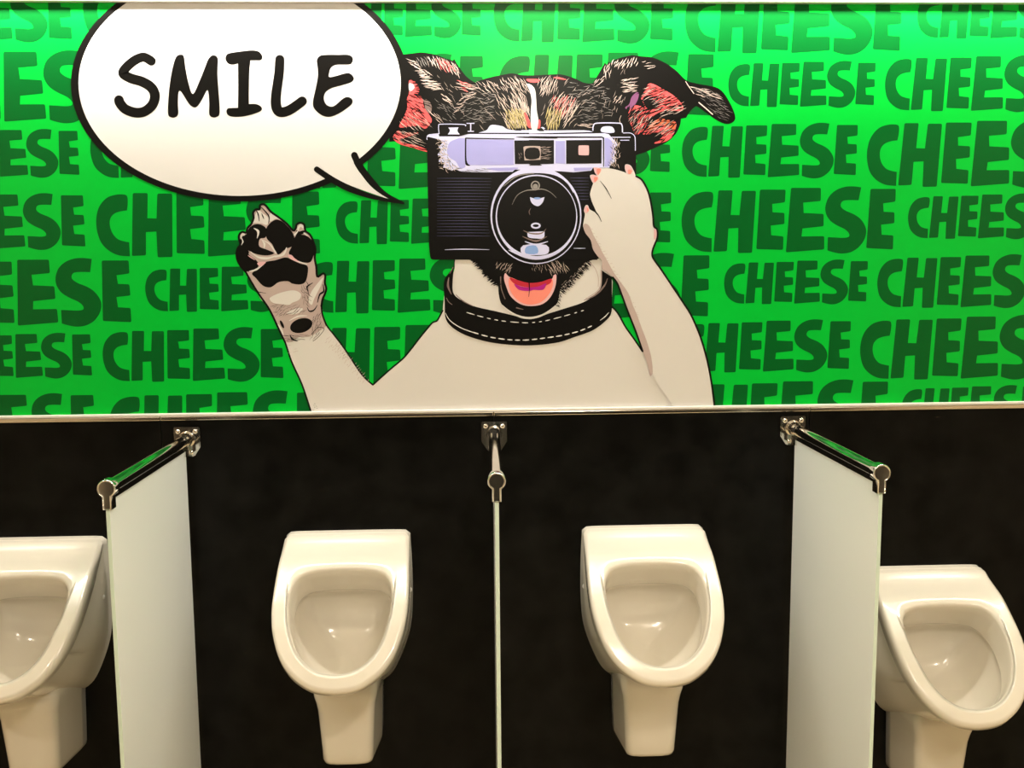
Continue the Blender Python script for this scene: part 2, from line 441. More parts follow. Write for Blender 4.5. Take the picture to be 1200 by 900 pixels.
# left ear red
e = Print()
e.poly(Z1([(145, 335), (200, 345), (235, 400), (232, 455), (265, 490), (275, 560), (320, 630), (345, 690), (290, 755), (230, 730), (160, 735), (60, 742), (100, 650), (130, 570), (125, 500), (145, 440)]))
e.poly(Z1([(60, 770), (130, 790), (230, 790), (130, 830), (60, 850), (110, 885), (200, 900), (290, 935), (300, 960), (180, 925), (60, 890), (5, 840), (20, 800)]))
ear = e.make('inner_ear', m_red, 3, head, 'red inside of the dog ear')
Print().poly(Z1([(145, 360), (185, 370), (190, 400), (150, 430)])).make('inner_ear', m_white, 4, head)
Print().poly(Z1([(260, 490), (320, 510), (345, 570), (330, 620), (290, 590), (280, 530)])).make('inner_ear', m_mauve_d, 4, head)
# right ear red
e = Print()
e.poly(Z3([(300, 362), (345, 365), (430, 410), (520, 465), (585, 530), (605, 585), (560, 600), (470, 595), (400, 610), (335, 650), (300, 700), (245, 780), (190, 808), (160, 760), (120, 640), (160, 560), (220, 555), (265, 575), (250, 520), (235, 480), (275, 410)]))
e.poly(Z3([(380, 672), (470, 680), (540, 700), (535, 760), (505, 830), (440, 872), (350, 885), (420, 830), (395, 790), (330, 800), (250, 805), (300, 740), (350, 690)]))
e.make('inner_ear', m_red, 3, head, 'red inside of the dog ear')
Print().poly(Z3([(300, 740), (380, 672), (470, 680), (535, 705), (525, 760), (470, 740), (400, 720), (320, 770)])).make('inner_ear', m_orange, 4, head)
Print().poly(Z3([(150, 480), (190, 440), (215, 445), (205, 500), (170, 560), (120, 590), (95, 570), (130, 540)])).make('inner_ear', ink('print_mauve_purple', (.24, .09, .20), False), 4, head)
# black fur over the red
b = Print(2.0, .82)
LE = Z1([(130, 420), (300, 420), (380, 640), (320, 790), (40, 800), (100, 640), (125, 480)])
b.hairs(LE, 46, 20, (5, 13), (.7, 1.6), 16, 1.2, ang2=48, axis='y')
b.hairs(Z1([(190, 330), (280, 350), (290, 470), (200, 470)]), 16, 5, (6, 12), (1, 2.2), 10)
b.hairs(Z1([(0, 740), (290, 760), (300, 960), (10, 860)]), 34, 28, (6, 14), (.8, 1.8), 14)
b.stroke(Z1([(165, 600), (200, 575), (240, 590), (250, 620)]), .8, 1.0); b.stroke(Z1([(185, 650), (195, 610), (235, 600)]), .6, 1.0)
RE = Z3([(240, 370), (420, 400), (600, 560), (600, 610), (350, 640), (200, 620)])
b.hairs(RE, 62, 155, (6, 15), (.9, 2.2), 12, 1.2, ang2=170, axis='x')
b.poly(Z3([(250, 490), (330, 450), (420, 480), (430, 540), (330, 580), (280, 570)]))
b.hairs(Z3([(110, 600), (300, 600), (330, 700), (180, 810)]), 46, 128, (5, 13), (.7, 1.6), 14, 1.0)
b.hairs(Z3([(300, 660), (560, 660), (540, 780), (440, 880), (250, 820)]), 50, 152, (6, 14), (.8, 1.8), 16, 1.4)
b.hairs(Z3([(90, 560), (160, 560), (230, 800), (150, 830)]), 26, 125, (6, 12), (1, 2.2), 14)
b.make('fur_strokes', m_black, 5, head, stuff=True)
# warm light strokes
f = Print()
f.hairs(Z1([(310, 130), (470, 150), (560, 200), (590, 290), (540, 270), (450, 230), (340, 190)]), 38, 64, (5, 11), (.7, 1.3), 12, .8)
f.hairs(Z1([(230, 250), (300, 290), (390, 360), (420, 400), (400, 420), (310, 400), (270, 310)]), 22, 2, (7, 13), (1.0, 1.9), 9, .8)
f.hairs(Z1([(110, 150), (160, 140), (330, 270), (300, 290), (200, 230)]), 10, 28, (6, 12), (.6, 1.3), 12)
f.hairs(Z1([(580, 330), (650, 360), (740, 370), (740, 400), (620, 420), (580, 390)]), 16, 14, (6, 12), (.7, 1.4), 10)
f.hairs(Z1([(740, 370), (900, 330), (1100, 310), (1100, 400), (900, 430), (760, 430)]), 24, 42, (5, 10), (.6, 1.2), 14, ang2=62, axis='x')
f.hairs(Z1([(420, 440), (480, 480), (520, 540), (460, 520)]), 7, 32, (5, 9), (.8, 1.6), 10)
f.hairs(Z1([(560, 520), (680, 440), (760, 440), (640, 520), (560, 620)]), 16, -18, (4, 9), (.6, 1.2), 16)
f.hairs(Z1([(320, 600), (380, 620), (460, 700), (400, 690)]), 9, 44, (6, 11), (.6, 1.1), 8)
f.hairs(Z1([(900, 480), (1060, 470), (1200, 560), (1200, 720), (1000, 740), (960, 640)]), 40, 52, (6, 14), (.6, 1.3), 12, 1.2, ang2=76, axis='x')
f.hairs(Z2([(0, 310), (120, 330), (150, 420), (60, 500), (0, 480)]), 22, 58, (6, 12), (.6, 1.2), 14)
f.hairs(Z2([(0, 470), (100, 470), (150, 560), (140, 740), (0, 740)]), 40, 66, (7, 15), (.7, 1.4), 12, ang2=80, axis='x')
f.hairs(Z2([(230, 320), (390, 320), (400, 420), (260, 460)]), 26, 112, (6, 12), (.6, 1.2), 14)
f.hairs(Z2([(330, 480), (480, 460), (560, 520), (500, 640), (330, 700)]), 30, 118, (7, 15), (.7, 1.4), 12, 1.2)
f.hairs(Z2([(440, 640), (520, 560), (600, 560), (520, 650), (460, 750)]), 12, 122, (8, 15), (.8, 1.6), 10, 1.5)
f.hairs(Z2([(880, 170), (1080, 140), (1100, 190), (920, 220)]), 14, 118, (5, 9), (.8, 1.5), 10)
f.hairs(Z2([(980, 320), (1090, 310), (1080, 440), (990, 430)]), 13, -8, (6, 12), (.8, 1.7), 8)
f.hairs(Z2([(820, 190), (870, 200), (860, 290), (800, 300)]), 6, 100, (5, 10), (.7, 1.2), 18)
f.hairs(Z2([(730, 330), (810, 300), (800, 350), (740, 380)]), 6, 138, (4, 8), (.7, 1.2), 10)
f.hairs(Z2([(880, 480), (980, 480), (960, 530), (890, 520)]), 5, 130, (4, 8), (.7, 1.3), 20)
f.hairs(Z2([(590, 720), (700, 710), (700, 740), (600, 740)]), 5, 8, (7, 12), (.8, 1.3), 6)
f.hairs(Z3([(270, 380), (420, 410), (590, 550), (560, 590), (400, 600), (260, 480)]), 16, 158, (7, 15), (.5, 1.0), 8)
f.hairs(Z3([(120, 610), (300, 610), (330, 700), (180, 810)]), 14, 128, (6, 13), (.5, 1.0), 10)
f.hairs(Z3([(330, 680), (540, 700), (500, 830), (300, 800)]), 14, 152, (7, 14), (.5, 1.0), 12)
f.hairs(Z1([(100, 640), (250, 620), (340, 700), (290, 760), (60, 760)]), 14, 40, (7, 14), (.5, 1.0), 10)
f.hairs(Z1([(20, 790), (250, 790), (280, 930), (60, 880)]), 14, 26, (7, 14), (.5, 1.1), 10)
f.hairs(Z3([(380, 610), (600, 560), (620, 600), (420, 650)]), 8, 160, (7, 14), (.6, 1.0), 8)
f.stroke(Z3([(625, 340), (650, 380), (700, 450)]), .8, .8); f.stroke(Z3([(740, 525), (800, 575), (865, 632)]), 1.1, 1.3)
f.stroke(Z3([(60, 640), (45, 680), (60, 730)]), .5, .5)
f.hairs(Z3([(660, 370), (830, 410), (950, 490), (880, 500), (740, 470)]), 12, 16, (6, 12), (.6, 1.3), 8)
f.hairs(Z3([(230, 165), (310, 165), (360, 220), (310, 230)]), 5, -18, (4, 8), (.6, 1.2), 12)
f.make('fur_strokes', m_furl, 6, head, stuff=True)
f = Print(3.4, .55)
f.hairs([(560, 98), (600, 90), (618, 92), (612, 148), (560, 150)], 22, 40, (5, 11), (.6, 1.3), 14, 1.2, ang2=72, axis='x')
f.hairs([(632, 92), (680, 97), (700, 104), (690, 148), (636, 150)], 22, 108, (5, 11), (.6, 1.3), 14, 1.2, ang2=150, axis='x')
f.hairs([(500, 70), (530, 76), (552, 98), (545, 140), (520, 120), (505, 95)], 12, 55, (5, 10), (.5, 1.1), 20, 1.0)
f.hairs([(700, 100), (716, 80), (735, 76), (735, 110), (720, 140), (704, 140)], 10, 110, (5, 10), (.5, 1.0), 22, 1.0)
f.make('fur_strokes', ink('print_fur_beige', (.45, .37, .33), False), 7, head, stuff=True)
f = Print()
f.hairs(Z2([(490, 350), (840, 380), (880, 640), (620, 700), (500, 640)]), 54, 4, (4, 10), (.5, 1.1), 18, .8)
f.hairs(Z1([(640, 430), (900, 430), (880, 700), (600, 700)]), 46, -4, (4, 10), (.5, 1.1), 26, .8)
f.hairs(Z3([(680, 380), (920, 450), (1030, 640), (960, 690), (820, 560)]), 28, 24, (5, 12), (.4, .9), 10)
f.hairs(Z1([(380, 500), (560, 560), (540, 690), (440, 700)]), 14, 40, (4, 9), (.5, .9), 16)
f.hairs(Z1([(200, 140), (320, 130), (300, 200), (220, 190)]), 9, 60, (4, 8), (.5, 1.0), 12)
f.make('fur_strokes', m_furg, 6, head, stuff=True)
f = Print()
f.hairs(Z1([(1000, 600), (1140, 600), (1160, 740), (1010, 750)]), 26, 64, (6, 13), (.8, 1.6), 14)
f.hairs(Z2([(0, 600), (130, 600), (140, 740), (0, 750)]), 28, 70, (6, 13), (.8, 1.6), 14)
f.hairs(Z2([(300, 590), (440, 600), (400, 750), (310, 750)]), 28, 98, (7, 15), (.8, 1.6), 10)
f.make('fur_strokes', m_fury, 7, head, stuff=True)
f = Print()
f.hairs(Z1([(360, 150), (480, 160), (560, 250), (460, 240)]), 18, 62, (5, 10), (.6, 1.3), 12)
f.hairs(Z1([(580, 330), (700, 370), (640, 430)]), 8, 15, (5, 10), (.6, 1.2), 12)
f.hairs(Z2([(350, 480), (560, 500), (480, 640), (370, 620)]), 16, 112, (6, 12), (.6, 1.2), 14)
f.poly(Z2([(125, 325), (150, 318), (230, 322), (240, 340), (200, 352), (150, 345)]))
f.poly(Z2([(365, 305), (410, 303), (480, 325), (410, 320)]))
f.poly(Z2([(110, 610), (135, 640), (165, 720), (170, 750), (140, 740), (115, 660)])); f.poly(Z2([(235, 680), (250, 690), (245, 750), (220, 745)]))
f.hairs(Z3([(250, 380), (430, 420), (590, 560), (420, 590)]), 22, 160, (6, 12), (.7, 1.4), 10)
f.make('fur_strokes', m_red, 7, head, stuff=True)
# white blaze between the eyes
Print().poly(Z2([(125, 362), (165, 370), (200, 410), (212, 500), (218, 600), (232, 680), (225, 740), (215, 768), (180, 768), (165, 720), (165, 600), (172, 510), (160, 440), (140, 390)])).make('blaze', m_white, 8, head)

# muzzle and mouth
Z8 = lambda L: [(500 + p[0] / 7.5, 300 + p[1] / 7.5) + tuple(p[2:]) for p in L]
MUZ = [(553, 300, 1), (558, 307), (563, 313, 1), (561, 312, 1), (567, 318, 1), (566, 319, 1), (573, 325), (579, 330), (583.5, 334), (584.5, 345), (587, 355), (592, 361), (600, 367), (612, 371.6), (622, 372.2), (634, 369.5), (645, 363.5), (653, 355),
       (655.5, 345), (657, 338), (662, 334, 1), (662, 332, 1), (670, 327, 1), (670, 325, 1), (677, 319, 1), (677, 317, 1), (683, 311), (690, 306), (702, 303, 1), (696, 290, 1), (640, 280, 1), (560, 290, 1)]
muz = Print().poly(MUZ, 3).make('dog_muzzle', m_black, 9, mural, 'black dog muzzle with open mouth printed on the mural')
Print().poly(Z8([(722, 180), (690, 150), (680, 200), (700, 270), (735, 350), (810, 415), (900, 440), (1010, 425), (1085, 365), (1130, 270), (1140, 170), (1115, 170), (1095, 205), (1000, 230), (900, 240), (800, 215)])).make('tongue', m_pink, 10, muz)
tg = Print().poly(Z8([(730, 190), (800, 212), (900, 240), (1000, 232), (1100, 205), (1105, 270), (1065, 350), (995, 410), (900, 427), (820, 402), (755, 340), (722, 260)])).make('tongue', m_salmon, 11, muz, 'salmon pink dog tongue')
Print().poly(Z8([(730, 190), (800, 212), (900, 236), (1000, 228), (1092, 200), (1090, 235), (1040, 262), (980, 275), (900, 275), (820, 262), (760, 235)])).make('tongue', m_dred, 12, muz)
Print().poly(Z8([(770, 245), (830, 268), (900, 275), (980, 268), (1050, 240), (1030, 290), (995, 300), (940, 298), (900, 308), (830, 302), (795, 285)])).make('tongue', m_purple, 13, muz)
Print().stroke(Z8([(900, 235), (903, 290), (897, 360)]), 1.4, .4).make('tongue', m_black, 14, muz)
h = Print()
h.hairs(Z8([(590, 60), (740, 80), (740, 140), (620, 110)]), 24, 118, (4, 9), (.5, .9), 14)
h.hairs(Z8([(1070, 70), (1160, 50), (1240, 90), (1240, 130), (1090, 150)]), 26, 62, (5, 10), (.5, 1.0), 16)
h.hairs(Z8([(920, 80), (1060, 80), (1060, 140), (920, 130)]), 8, 80, (3, 6), (.3, .6), 10)
h.make('whiskers', m_furl, 10, muz, stuff=True)
h = Print()
h.stroke(Z8([(650, 180), (655, 280), (690, 380)]), 1.2, .8); h.stroke(Z8([(790, 455), (850, 470)]), 1.5, .6)
h.make('lip_highlight', m_mauve_d, 10, muz)
h = Print()
h.stroke(Z8([(660, 430), (720, 480), (800, 525), (900, 545), (1000, 525), (1080, 480), (1150, 420)]), 1.0, 1.0, mid=2.6)
h.make('chin', m_cream, 10, muz)
fr_ = Print(1.4, .8)
fr_.hairs([(553, 303), (558, 303), (586, 334), (580, 334)], 44, -24, (5, 11), (1.2, 2.2), 18, gap=1.4)
fr_.hairs([(656, 340), (690, 305), (693, 308), (660, 344)], 50, 34, (4, 9), (1.1, 2.0), 20, gap=1.4)
fr_.hairs([(651, 357), (657, 336), (660, 338), (654, 360)], 10, 40, (4, 7), (.8, 1.5), 20)
fr_.make('fur_strokes', m_black, 10, muz, stuff=True)
nk = Print()
nk.hairs([(657, 334), (686, 308), (690, 311), (664, 340)], 16, 135, (2.5, 5), (.4, .8), 18)
nk.stroke([(704.5, 317), (704, 333), (699, 342), (686, 350)], 1.6, .6); nk.stroke([(690, 307), (697, 314), (701, 325), (701, 336)], .8, .6)
nk.make('fur_strokes', m_mauve, 11, muz, stuff=True)

# collar
COL = [(532, 303, 1), (531.5, 312), (526, 320), (521.3, 326.7), (520, 337), (521, 353), (522, 372), (529, 382.7), (544, 392), (564, 398.7), (585, 402.7), (610.7, 404.7), (633, 404), (655, 401), (673, 395), (694.7, 387), (710.7, 375), (716.7, 364.7),
       (717, 340.7), (716.9, 324.7, 1), (705, 316.7, 1), (704.7, 334), (699, 343.5), (684, 354), (660, 362), (642.7, 367.5), (628, 373), (614, 373.5), (602.7, 370), (580, 364.5), (556, 359), (540, 351.5), (531.2, 343), (530.7, 326.7), (533.5, 303, 1)]
cl = Print().poly(COL).make('collar', m_black, 9, mural, 'black stitched dog collar printed on the mural')
st = Print()
def dashes(path, lens, wd):
    q = cr(path, 14, False); acc = 0; i = 0; on = True; start = q[0]; k = 0; seg = [q[0]]
    for j in range(1, len(q)):
        acc += math.hypot(q[j][0] - q[j - 1][0], q[j][1] - q[j - 1][1]); seg.append(q[j])
        if acc > lens[k % len(lens)]:
            if on and len(seg) > 1: st.stroke([seg[0], seg[len(seg) // 2], seg[-1]], wd * .5, wd * .5, mid=wd, cap=False)
            on = not on; acc = 0; k += 1; seg = [q[j]]
dashes([(546.7, 366), (565, 371.3), (585, 375.5), (603, 377.5), (620, 378.2), (636, 376.5), (650, 373.3), (673, 367), (692, 361)], [9, 2.5, 7, 4, 3, 4, 3, 4, 5, 4], 1.2)
dashes([(553, 389), (574.7, 395), (596, 398), (617, 398.4), (638.7, 396), (658.7, 393), (678.7, 388), (696, 380.7)], [7, 2, 6, 2.5, 5, 2.5], 1.6)
st.stroke([(522, 366.7), (526, 374), (533, 380), (542, 385), (553, 389)], .5, 1.0, mid=1.1, cap=False)
st.stroke([(703, 375.5), (709, 371), (713.5, 366)], .4, .4, mid=1.2, cap=False)
st.make('stitching', m_white, 10, cl, 'white stitching')
gl = Print()
gl.stroke([(523, 349), (526, 354), (530, 357)], .8, .8); gl.stroke([(526, 325), (525, 335), (529, 345)], .8, .5, mid=2.6)
gl.stroke([(534, 345), (543, 353), (555, 359)], .5, .5, mid=1.2); gl.stroke([(684, 352), (697, 346), (708, 335), (712, 326)], .5, .5, mid=2.4)
gl.stroke([(527, 321), (531, 313)], .5, 1.0)
gl.make('highlight', m_mauve_d, 10, cl)

# camera
K = lambda L: [(490 + p[0] / 7.5, 140 + p[1] / 7.5) + tuple(p[2:]) for p in L]
K2 = lambda L: [(620 + p[0] / 7.5, 130 + p[1] / 7.5) + tuple(p[2:]) for p in L]
K6 = lambda L: [(490 + p[0] / 7.5, 220 + p[1] / 7.5) + tuple(p[2:]) for p in L]
cam = Print()
cam.poly([(500.3, 163, 1), (502, 159.5), (507, 157.5, 1), (514, 157.5, 1), (514, 146.5), (516, 144.8, 1), (542, 144.8, 1), (545, 147), (545, 157, 1), (600, 154, 1), (694, 154, 1), (694.5, 147), (698, 143.8, 1), (726, 143.8), (729.5, 147), (730, 155, 1),
          (740, 155.5), (744.5, 160), (745.3, 166, 1), (745.3, 208, 1), (720, 240, 1), (700, 290, 1), (700, 304.5, 1), (508, 304.3, 1), (504.5, 302), (502.8, 288, 1), (501.5, 230, 1)], 4)
cam = cam.make('printed_camera', m_black, 15, mural, 'vintage black and silver film camera printed on the mural')
sv = Print()
SIL = K([(75, 150, 1), (100, 130), (180, 128, 1), (185, 150, 1), (360, 150, 1), (400, 128, 1), (1200, 130, 1)]) + K2([(660, 196, 1), (700, 205, 1), (720, 230, 1)]) + \
      K2([(760, 270), (775, 300), (745, 330), (765, 360), (750, 400), (765, 440), (720, 470), (705, 500, 1), (560, 500, 1), (545, 525, 1), (390, 540, 1), (260, 530, 1)]) + K([(850, 440, 1), (830, 460, 1), (620, 465, 1), (400, 460), (330, 440), (290, 450), (250, 430),
      (220, 420), (230, 380), (180, 370), (200, 330), (170, 310), (200, 270), (180, 240), (210, 210), (190, 180), (120, 160, 1)])
top = sv.poly(SIL, 3).make('top_plate', m_lilac_l, 16, cam, 'silver top plate with ragged edges')
lp = Print()
lp.poly(K([(280, 200), (360, 165, 1), (415, 165, 1), (415, 420, 1), (370, 430), (330, 370), (270, 330), (255, 270)]), 4)
lp.poly(K([(425, 175, 1), (840, 180, 1), (840, 400, 1), (460, 400), (425, 360)]), 4)
lp.poly(K2([(232, 265, 1), (315, 265, 1), (318, 465, 1), (232, 460, 1)]), 3)
lp.poly(K2([(665, 240, 1), (700, 245), (745, 300), (740, 400), (700, 490, 1), (665, 490, 1)]), 4)
lp.poly(K2([(390, 500, 1), (555, 498, 1), (540, 520, 1), (400, 530, 1)]), 3)
lp.poly(K([(600, 430), (720, 425), (880, 425), (820, 450), (700, 452)]), 3)
lp.make('top_plate', m_lilac, 17, cam)
bl = Print()
bl.poly(K([(412, 165, 1), (424, 165, 1), (426, 360), (460, 405, 1), (430, 405), (412, 370)]), 4)
bl.poly(K([(415, 160, 1), (845, 168, 1), (845, 176, 1), (415, 170, 1)]), 3)
bl.poly(K([(845, 185, 1), (1192, 182, 1), (1192, 388, 1), (850, 392, 1)]), 3)
bl.poly(K2([(0, 255, 1), (218, 258, 1), (218, 465, 1), (0, 470, 1)]), 3)
bl.poly(K2([(325, 258, 1), (638, 255, 1), (635, 462, 1), (325, 465, 1)]), 3)
bl.poly(K2([(0, 222, 1), (640, 225, 1), (660, 236, 1), (658, 490, 1), (650, 490, 1), (648, 245, 1), (640, 236, 1), (0, 238, 1)]), 3)
bl.poly(K([(1000, 385, 1), (1060, 385, 1), (1090, 405, 1), (975, 405, 1)]), 3)
bl.poly(K([(860, 152), (1000, 150), (1200, 160), (1200, 168), (940, 162)]), 3)
# engraved swirls at the left and right ends
bl.hairs(K([(170, 180), (260, 180), (240, 300), (300, 390), (380, 440), (200, 450)]), 48, 35, (3, 7), (.5, 1.1), 60, 1.2)
bl.hairs(K2([(740, 270), (800, 250), (790, 500), (700, 490)]), 26, 70, (3, 8), (.5, 1.3), 45, 1.2)
bl.hairs(K([(400, 440), (620, 430), (620, 460), (400, 460)]), 10, 4, (5, 12), (.4, .9), 8)
bl.poly(K([(860, 80, 1), (905, 78, 1), (905, 100, 1), (850, 98, 1)]), 2)
bl.make('viewfinder', m_black, 18, cam)
wl = Print()
wl.hairs(K([(170, 170), (260, 180), (240, 300), (300, 390), (390, 445), (200, 455)]), 26, 30, (4, 9), (.6, 1.3), 60, 1.6)
wl.hairs(K2([(735, 260), (800, 250), (800, 500), (700, 490)]), 16, 70, (4, 9), (.6, 1.2), 40, 1.6)
wl.make('top_plate_pattern', m_furl, 19, cam, stuff=True)
wl = Print()
wl.poly(K([(925, 245, 1), (950, 235), (1055, 235), (1075, 250), (1075, 345), (1060, 355), (935, 360, 1)]), 3)
wl.hairs(K([(1070, 240), (1160, 240), (1150, 350), (1075, 350)]), 16, 3, (4, 9), (.5, 1.0), 8)
wl.hairs(K([(880, 300), (910, 300), (905, 350), (885, 350)]), 3, 80, (3, 6), (.4, .7), 8)
wl.make('viewfinder', m_mauve, 19, cam)
Print().poly(K([(948, 258), (1055, 255), (1062, 340), (948, 345)]), 3).make('viewfinder', m_black, 20, cam)
wl = Print()
wl.poly(K2([(435, 312), (450, 304), (515, 304), (525, 316), (525, 380), (512, 390), (445, 388), (434, 375)]), 3)
wl.make('viewfinder', m_pink, 19, cam)
# knobs on the top
kn = Print()
kn.stroke(K([(185, 130), (180, 60), (205, 42), (400, 45), (415, 60)]), .9); kn.poly(K([(265, 72, 1), (355, 70, 1), (345, 100), (365, 132, 1), (260, 132, 1), (280, 100)]), 3)
kn.stroke(K([(425, 35), (495, 35)]), 1.0); kn.stroke(K([(462, 38), (462, 105)]), 1.3); kn.stroke(K([(435, 105), (490, 105)]), 1.0)
kn.poly(K([(530, 118, 1), (600, 95), (620, 70), (650, 48), (740, 60), (780, 85), (850, 95), (1000, 95), (1000, 118, 1)]), 3)
kn.poly(K2([(0, 165, 1), (60, 168), (90, 175), (100, 150), (120, 142), (140, 155), (150, 172), (480, 170), (560, 186, 1), (0, 200, 1)]), 3)
kn.stroke(K2([(560, 175), (565, 130), (600, 108), (780, 108), (815, 125), (820, 190)]), 1.3)
kn.poly(K2([(640, 145), (690, 135), (735, 145), (745, 192), (635, 185)]), 3)
kn.stroke(K2([(825, 195), (890, 195), (925, 220), (932, 260), (933, 350)]), .9)
kn.stroke(K2([(690, 232), (890, 232)]), 1.0); kn.stroke(K2([(800, 258), (880, 258)]), .9)
kn.stroke(K([(80, 180), (78, 160), (100, 135), (180, 125)]), .8)
kn.stroke(K6([(235, 545), (400, 540), (625, 544)]), .4, .4, mid=1.2)
kn.stroke([(672, 291), (686, 291)], .4, .4, mid=.9)
kn.make('knobs', m_lilac_l, 18, cam)
bk = Print()
bk.poly(K2([(85, 170), (105, 148), (130, 170), (130, 178), (90, 178)]), 3); bk.poly(K([(350, 150), (400, 124), (450, 122), (395, 140)]), 2)
bk.make('knobs', m_black, 19, cam)
# ribbed leather
rb = Print()
y0 = 209.0
for i in range(20):
    y = y0 + i * 3.55
    rb.stroke([(512, y), (545, y - .1), (577 - max(0, 1 - abs(i - 12) / 14) * 6, y + .2)], .3, .3, mid=.9, cap=False)
for i in range(8):
    y = 208.5 + i * 3.6
    rb.stroke([(668 + i * 1.2, y), (690, y + .1)], .4, .3, mid=.9, cap=False)
rb.make('ribbing', m_navy_l, 16, cam)
# lens
lens = Print().ell(628, 252.5, 53.3, 57).make('lens', m_lilac_l, 21, cam, 'round camera lens with silver rings')
Print().ell(628.2, 253.6, 51.5, 54.6).make('lens_ring', m_black, 22, cam)
Print().ell(628.6, 254.6, 47.8, 49.8, inner=(46.4, 46.8, .2, -1.4), n=64).make('lens_ring', m_lilac_l, 23, cam)
hl = Print()
hl.stroke([(581, 230), (590, 215), (606, 204), (628, 200.8), (650, 204), (664, 213), (672, 226)], .5, .5, mid=4.2)
hl.make('lens_ring', m_lilac_l, 24, cam)
hl = Print()
hl.stroke([(590, 218.5), (606, 206.5), (626, 203.4)], .4, .5, mid=1.2)
hl.stroke([(600, 240), (606, 229), (616, 223.5), (626, 222.5), (636, 221.8), (645, 225.5), (652, 232)], .3, .3, mid=1.2)
hl.ell(627.3, 217.5, 5.4, 5.6, inner=(3.8, 4.2)); hl.ell(627.3, 218.5, 3, 3)
hl.make('lens_reflection', m_furg, 24, cam)
hl = Print()
hl.poly([(621, 231, 1), (629, 233), (638, 231, 1), (636, 237), (631, 241.5), (625.5, 240), (622, 236)], 4)
hl.ell(627.8, 264.5, 5.8, 3.6, inner=(3.5, 1.6))
hl.poly([(618, 272, 1), (638, 271, 1), (637, 279), (628, 279.5), (619, 278)], 3)
hl.stroke([(615, 283), (628, 286.5), (642, 283)], .8, .8, mid=2.0)
hl.poly([(613, 287.5), (640, 287), (642, 297), (628, 299), (612, 298)], 3)
hl.stroke([(596, 293), (610, 299), (628, 302), (646, 299), (658, 292)], .8, .8, mid=3.2)
hl.make('lens_reflection', m_lilac_l, 25, cam)
hl = Print()
hl.poly([(617, 289), (628, 288), (630, 297), (616, 297)], 3); hl.ell(629.5, 232.5, 4.2, 1.3)
hl.make('lens_reflection', m_blue, 26, cam)
hl = Print()
hl.stroke([(613, 270), (622, 273.5), (634, 273.5), (640, 268)], .5, .5, mid=1.8); hl.stroke([(612, 277), (628, 282.5), (641, 277)], .5, .5, mid=2.4)
hl.stroke([(622, 244), (620, 248), (621, 252)], .4, .4, mid=1.0)
hl.make('lens_reflection', m_mauve_d, 26, cam)

# right arm and paw over the camera
ARM = [(745.3, 206.7), (752, 211), (758.7, 223), (762.3, 236), (765, 253), (766, 265), (769.8, 269), (770, 278.7), (765.3, 290.7), (764, 298.7), (766.7, 305), (774.7, 316), (788, 336), (800, 354), (811, 372), (823, 402), (832, 439), (837, 477, 1),
       (790, 478, 1), (770, 450, 1), (764, 436), (758.7, 426.7), (753, 411.5, 1), (745, 388.7), (738.7, 372.7), (733, 358), (726.7, 340.7), (722.7, 331), (718, 325.2), (712, 320), (705, 314.7), (705.3, 306.7), (700, 300), (694.7, 292), (692, 281.3), (686, 273.3), (683.3, 265.3),
       (684, 258.7), (685.3, 251), (684, 246.7), (686, 240.9), (688.9, 240.9), (691, 245.3), (697, 248.7, 1), (696.5, 245), (693.3, 236), (691.3, 228), (693, 220.7), (695, 215, 1), (692.7, 211), (691.3, 206), (694.7, 204.7), (699.5, 206, 1), (696.7, 202), (695.3, 196.2, 1), (705, 197.2), (712, 197.2), (721, 198.7), (730.7, 201.6),
       (733.8, 203, 1), (732, 197), (733, 192.8), (738.7, 194), (742.7, 200.7)]
arm = Print().poly(ARM, 4).make('dog_arm', m_cream, 29, mural, 'cream dog arm with paw on the camera printed on the mural')
Print().poly([(p[0] + (2.4 if p[0] > 740 and p[1] > 200 else 0), p[1]) + tuple(p[2:]) for p in ARM], 4)
o = Print()
o.stroke([(745.3, 206.7), (752, 211), (758.7, 223), (762.3, 236), (765, 253), (766, 265), (769.8, 269), (770, 278.7), (765.3, 290.7), (764, 298.7), (766.7, 305), (774.7, 316), (788, 336), (800, 354), (811, 372), (823, 402), (832, 439), (837, 476)], 2.2)
o.stroke([(753, 411.5), (745, 388.7), (738.7, 372.7), (733, 358), (726.7, 340.7), (722.7, 331), (718, 325)], 2.0)
o.stroke([(704.7, 260), (701.5, 253), (697.5, 248), (695.5, 243.5), (692.5, 236), (690.6, 228)], .4, 1.0, mid=2.2)
o.stroke([(703, 212), (710, 221), (716.5, 233)], .3, .3, mid=1.2)
o.make('outline', m_black, 31, arm)
s_ = Print().poly([(685.5, 262), (690.7, 265.3), (696, 277.3), (701.3, 286.7), (706.7, 297.3), (712, 306.7), (718.7, 318.7), (726.7, 330), (736, 343.3), (741.5, 358), (746.7, 370), (752, 385), (757.3, 398.7), (762.7, 417.3), (764.7, 434.7), (763, 440), (761, 439),
                   (758.7, 426.7), (753, 411.5), (745.8, 388.7), (739.5, 372.7), (733.8, 358), (727.5, 340.7), (723.5, 331), (718.6, 325.2), (712, 320), (705, 314.7), (705.3, 306.7), (700, 300), (694.7, 292), (692, 281.3), (686, 273.3), (683.5, 266)], 3)
s_.hairs([(690, 268), (718, 320), (742, 360), (763, 432), (765, 432), (746, 362), (722, 318), (694, 268)], 70, 12, (2, 5), (.5, 1.0), 20)
s_.make('paw_shading', m_mauve, 30, arm)
c_ = Print()
c_.poly([(695.4, 196.3, 1), (703, 197), (704.5, 200), (700.5, 206, 1), (697, 202)], 4); c_.poly([(692, 206.5), (695, 205), (699.5, 206.5), (701, 210), (696, 214.5), (693, 211)], 4)
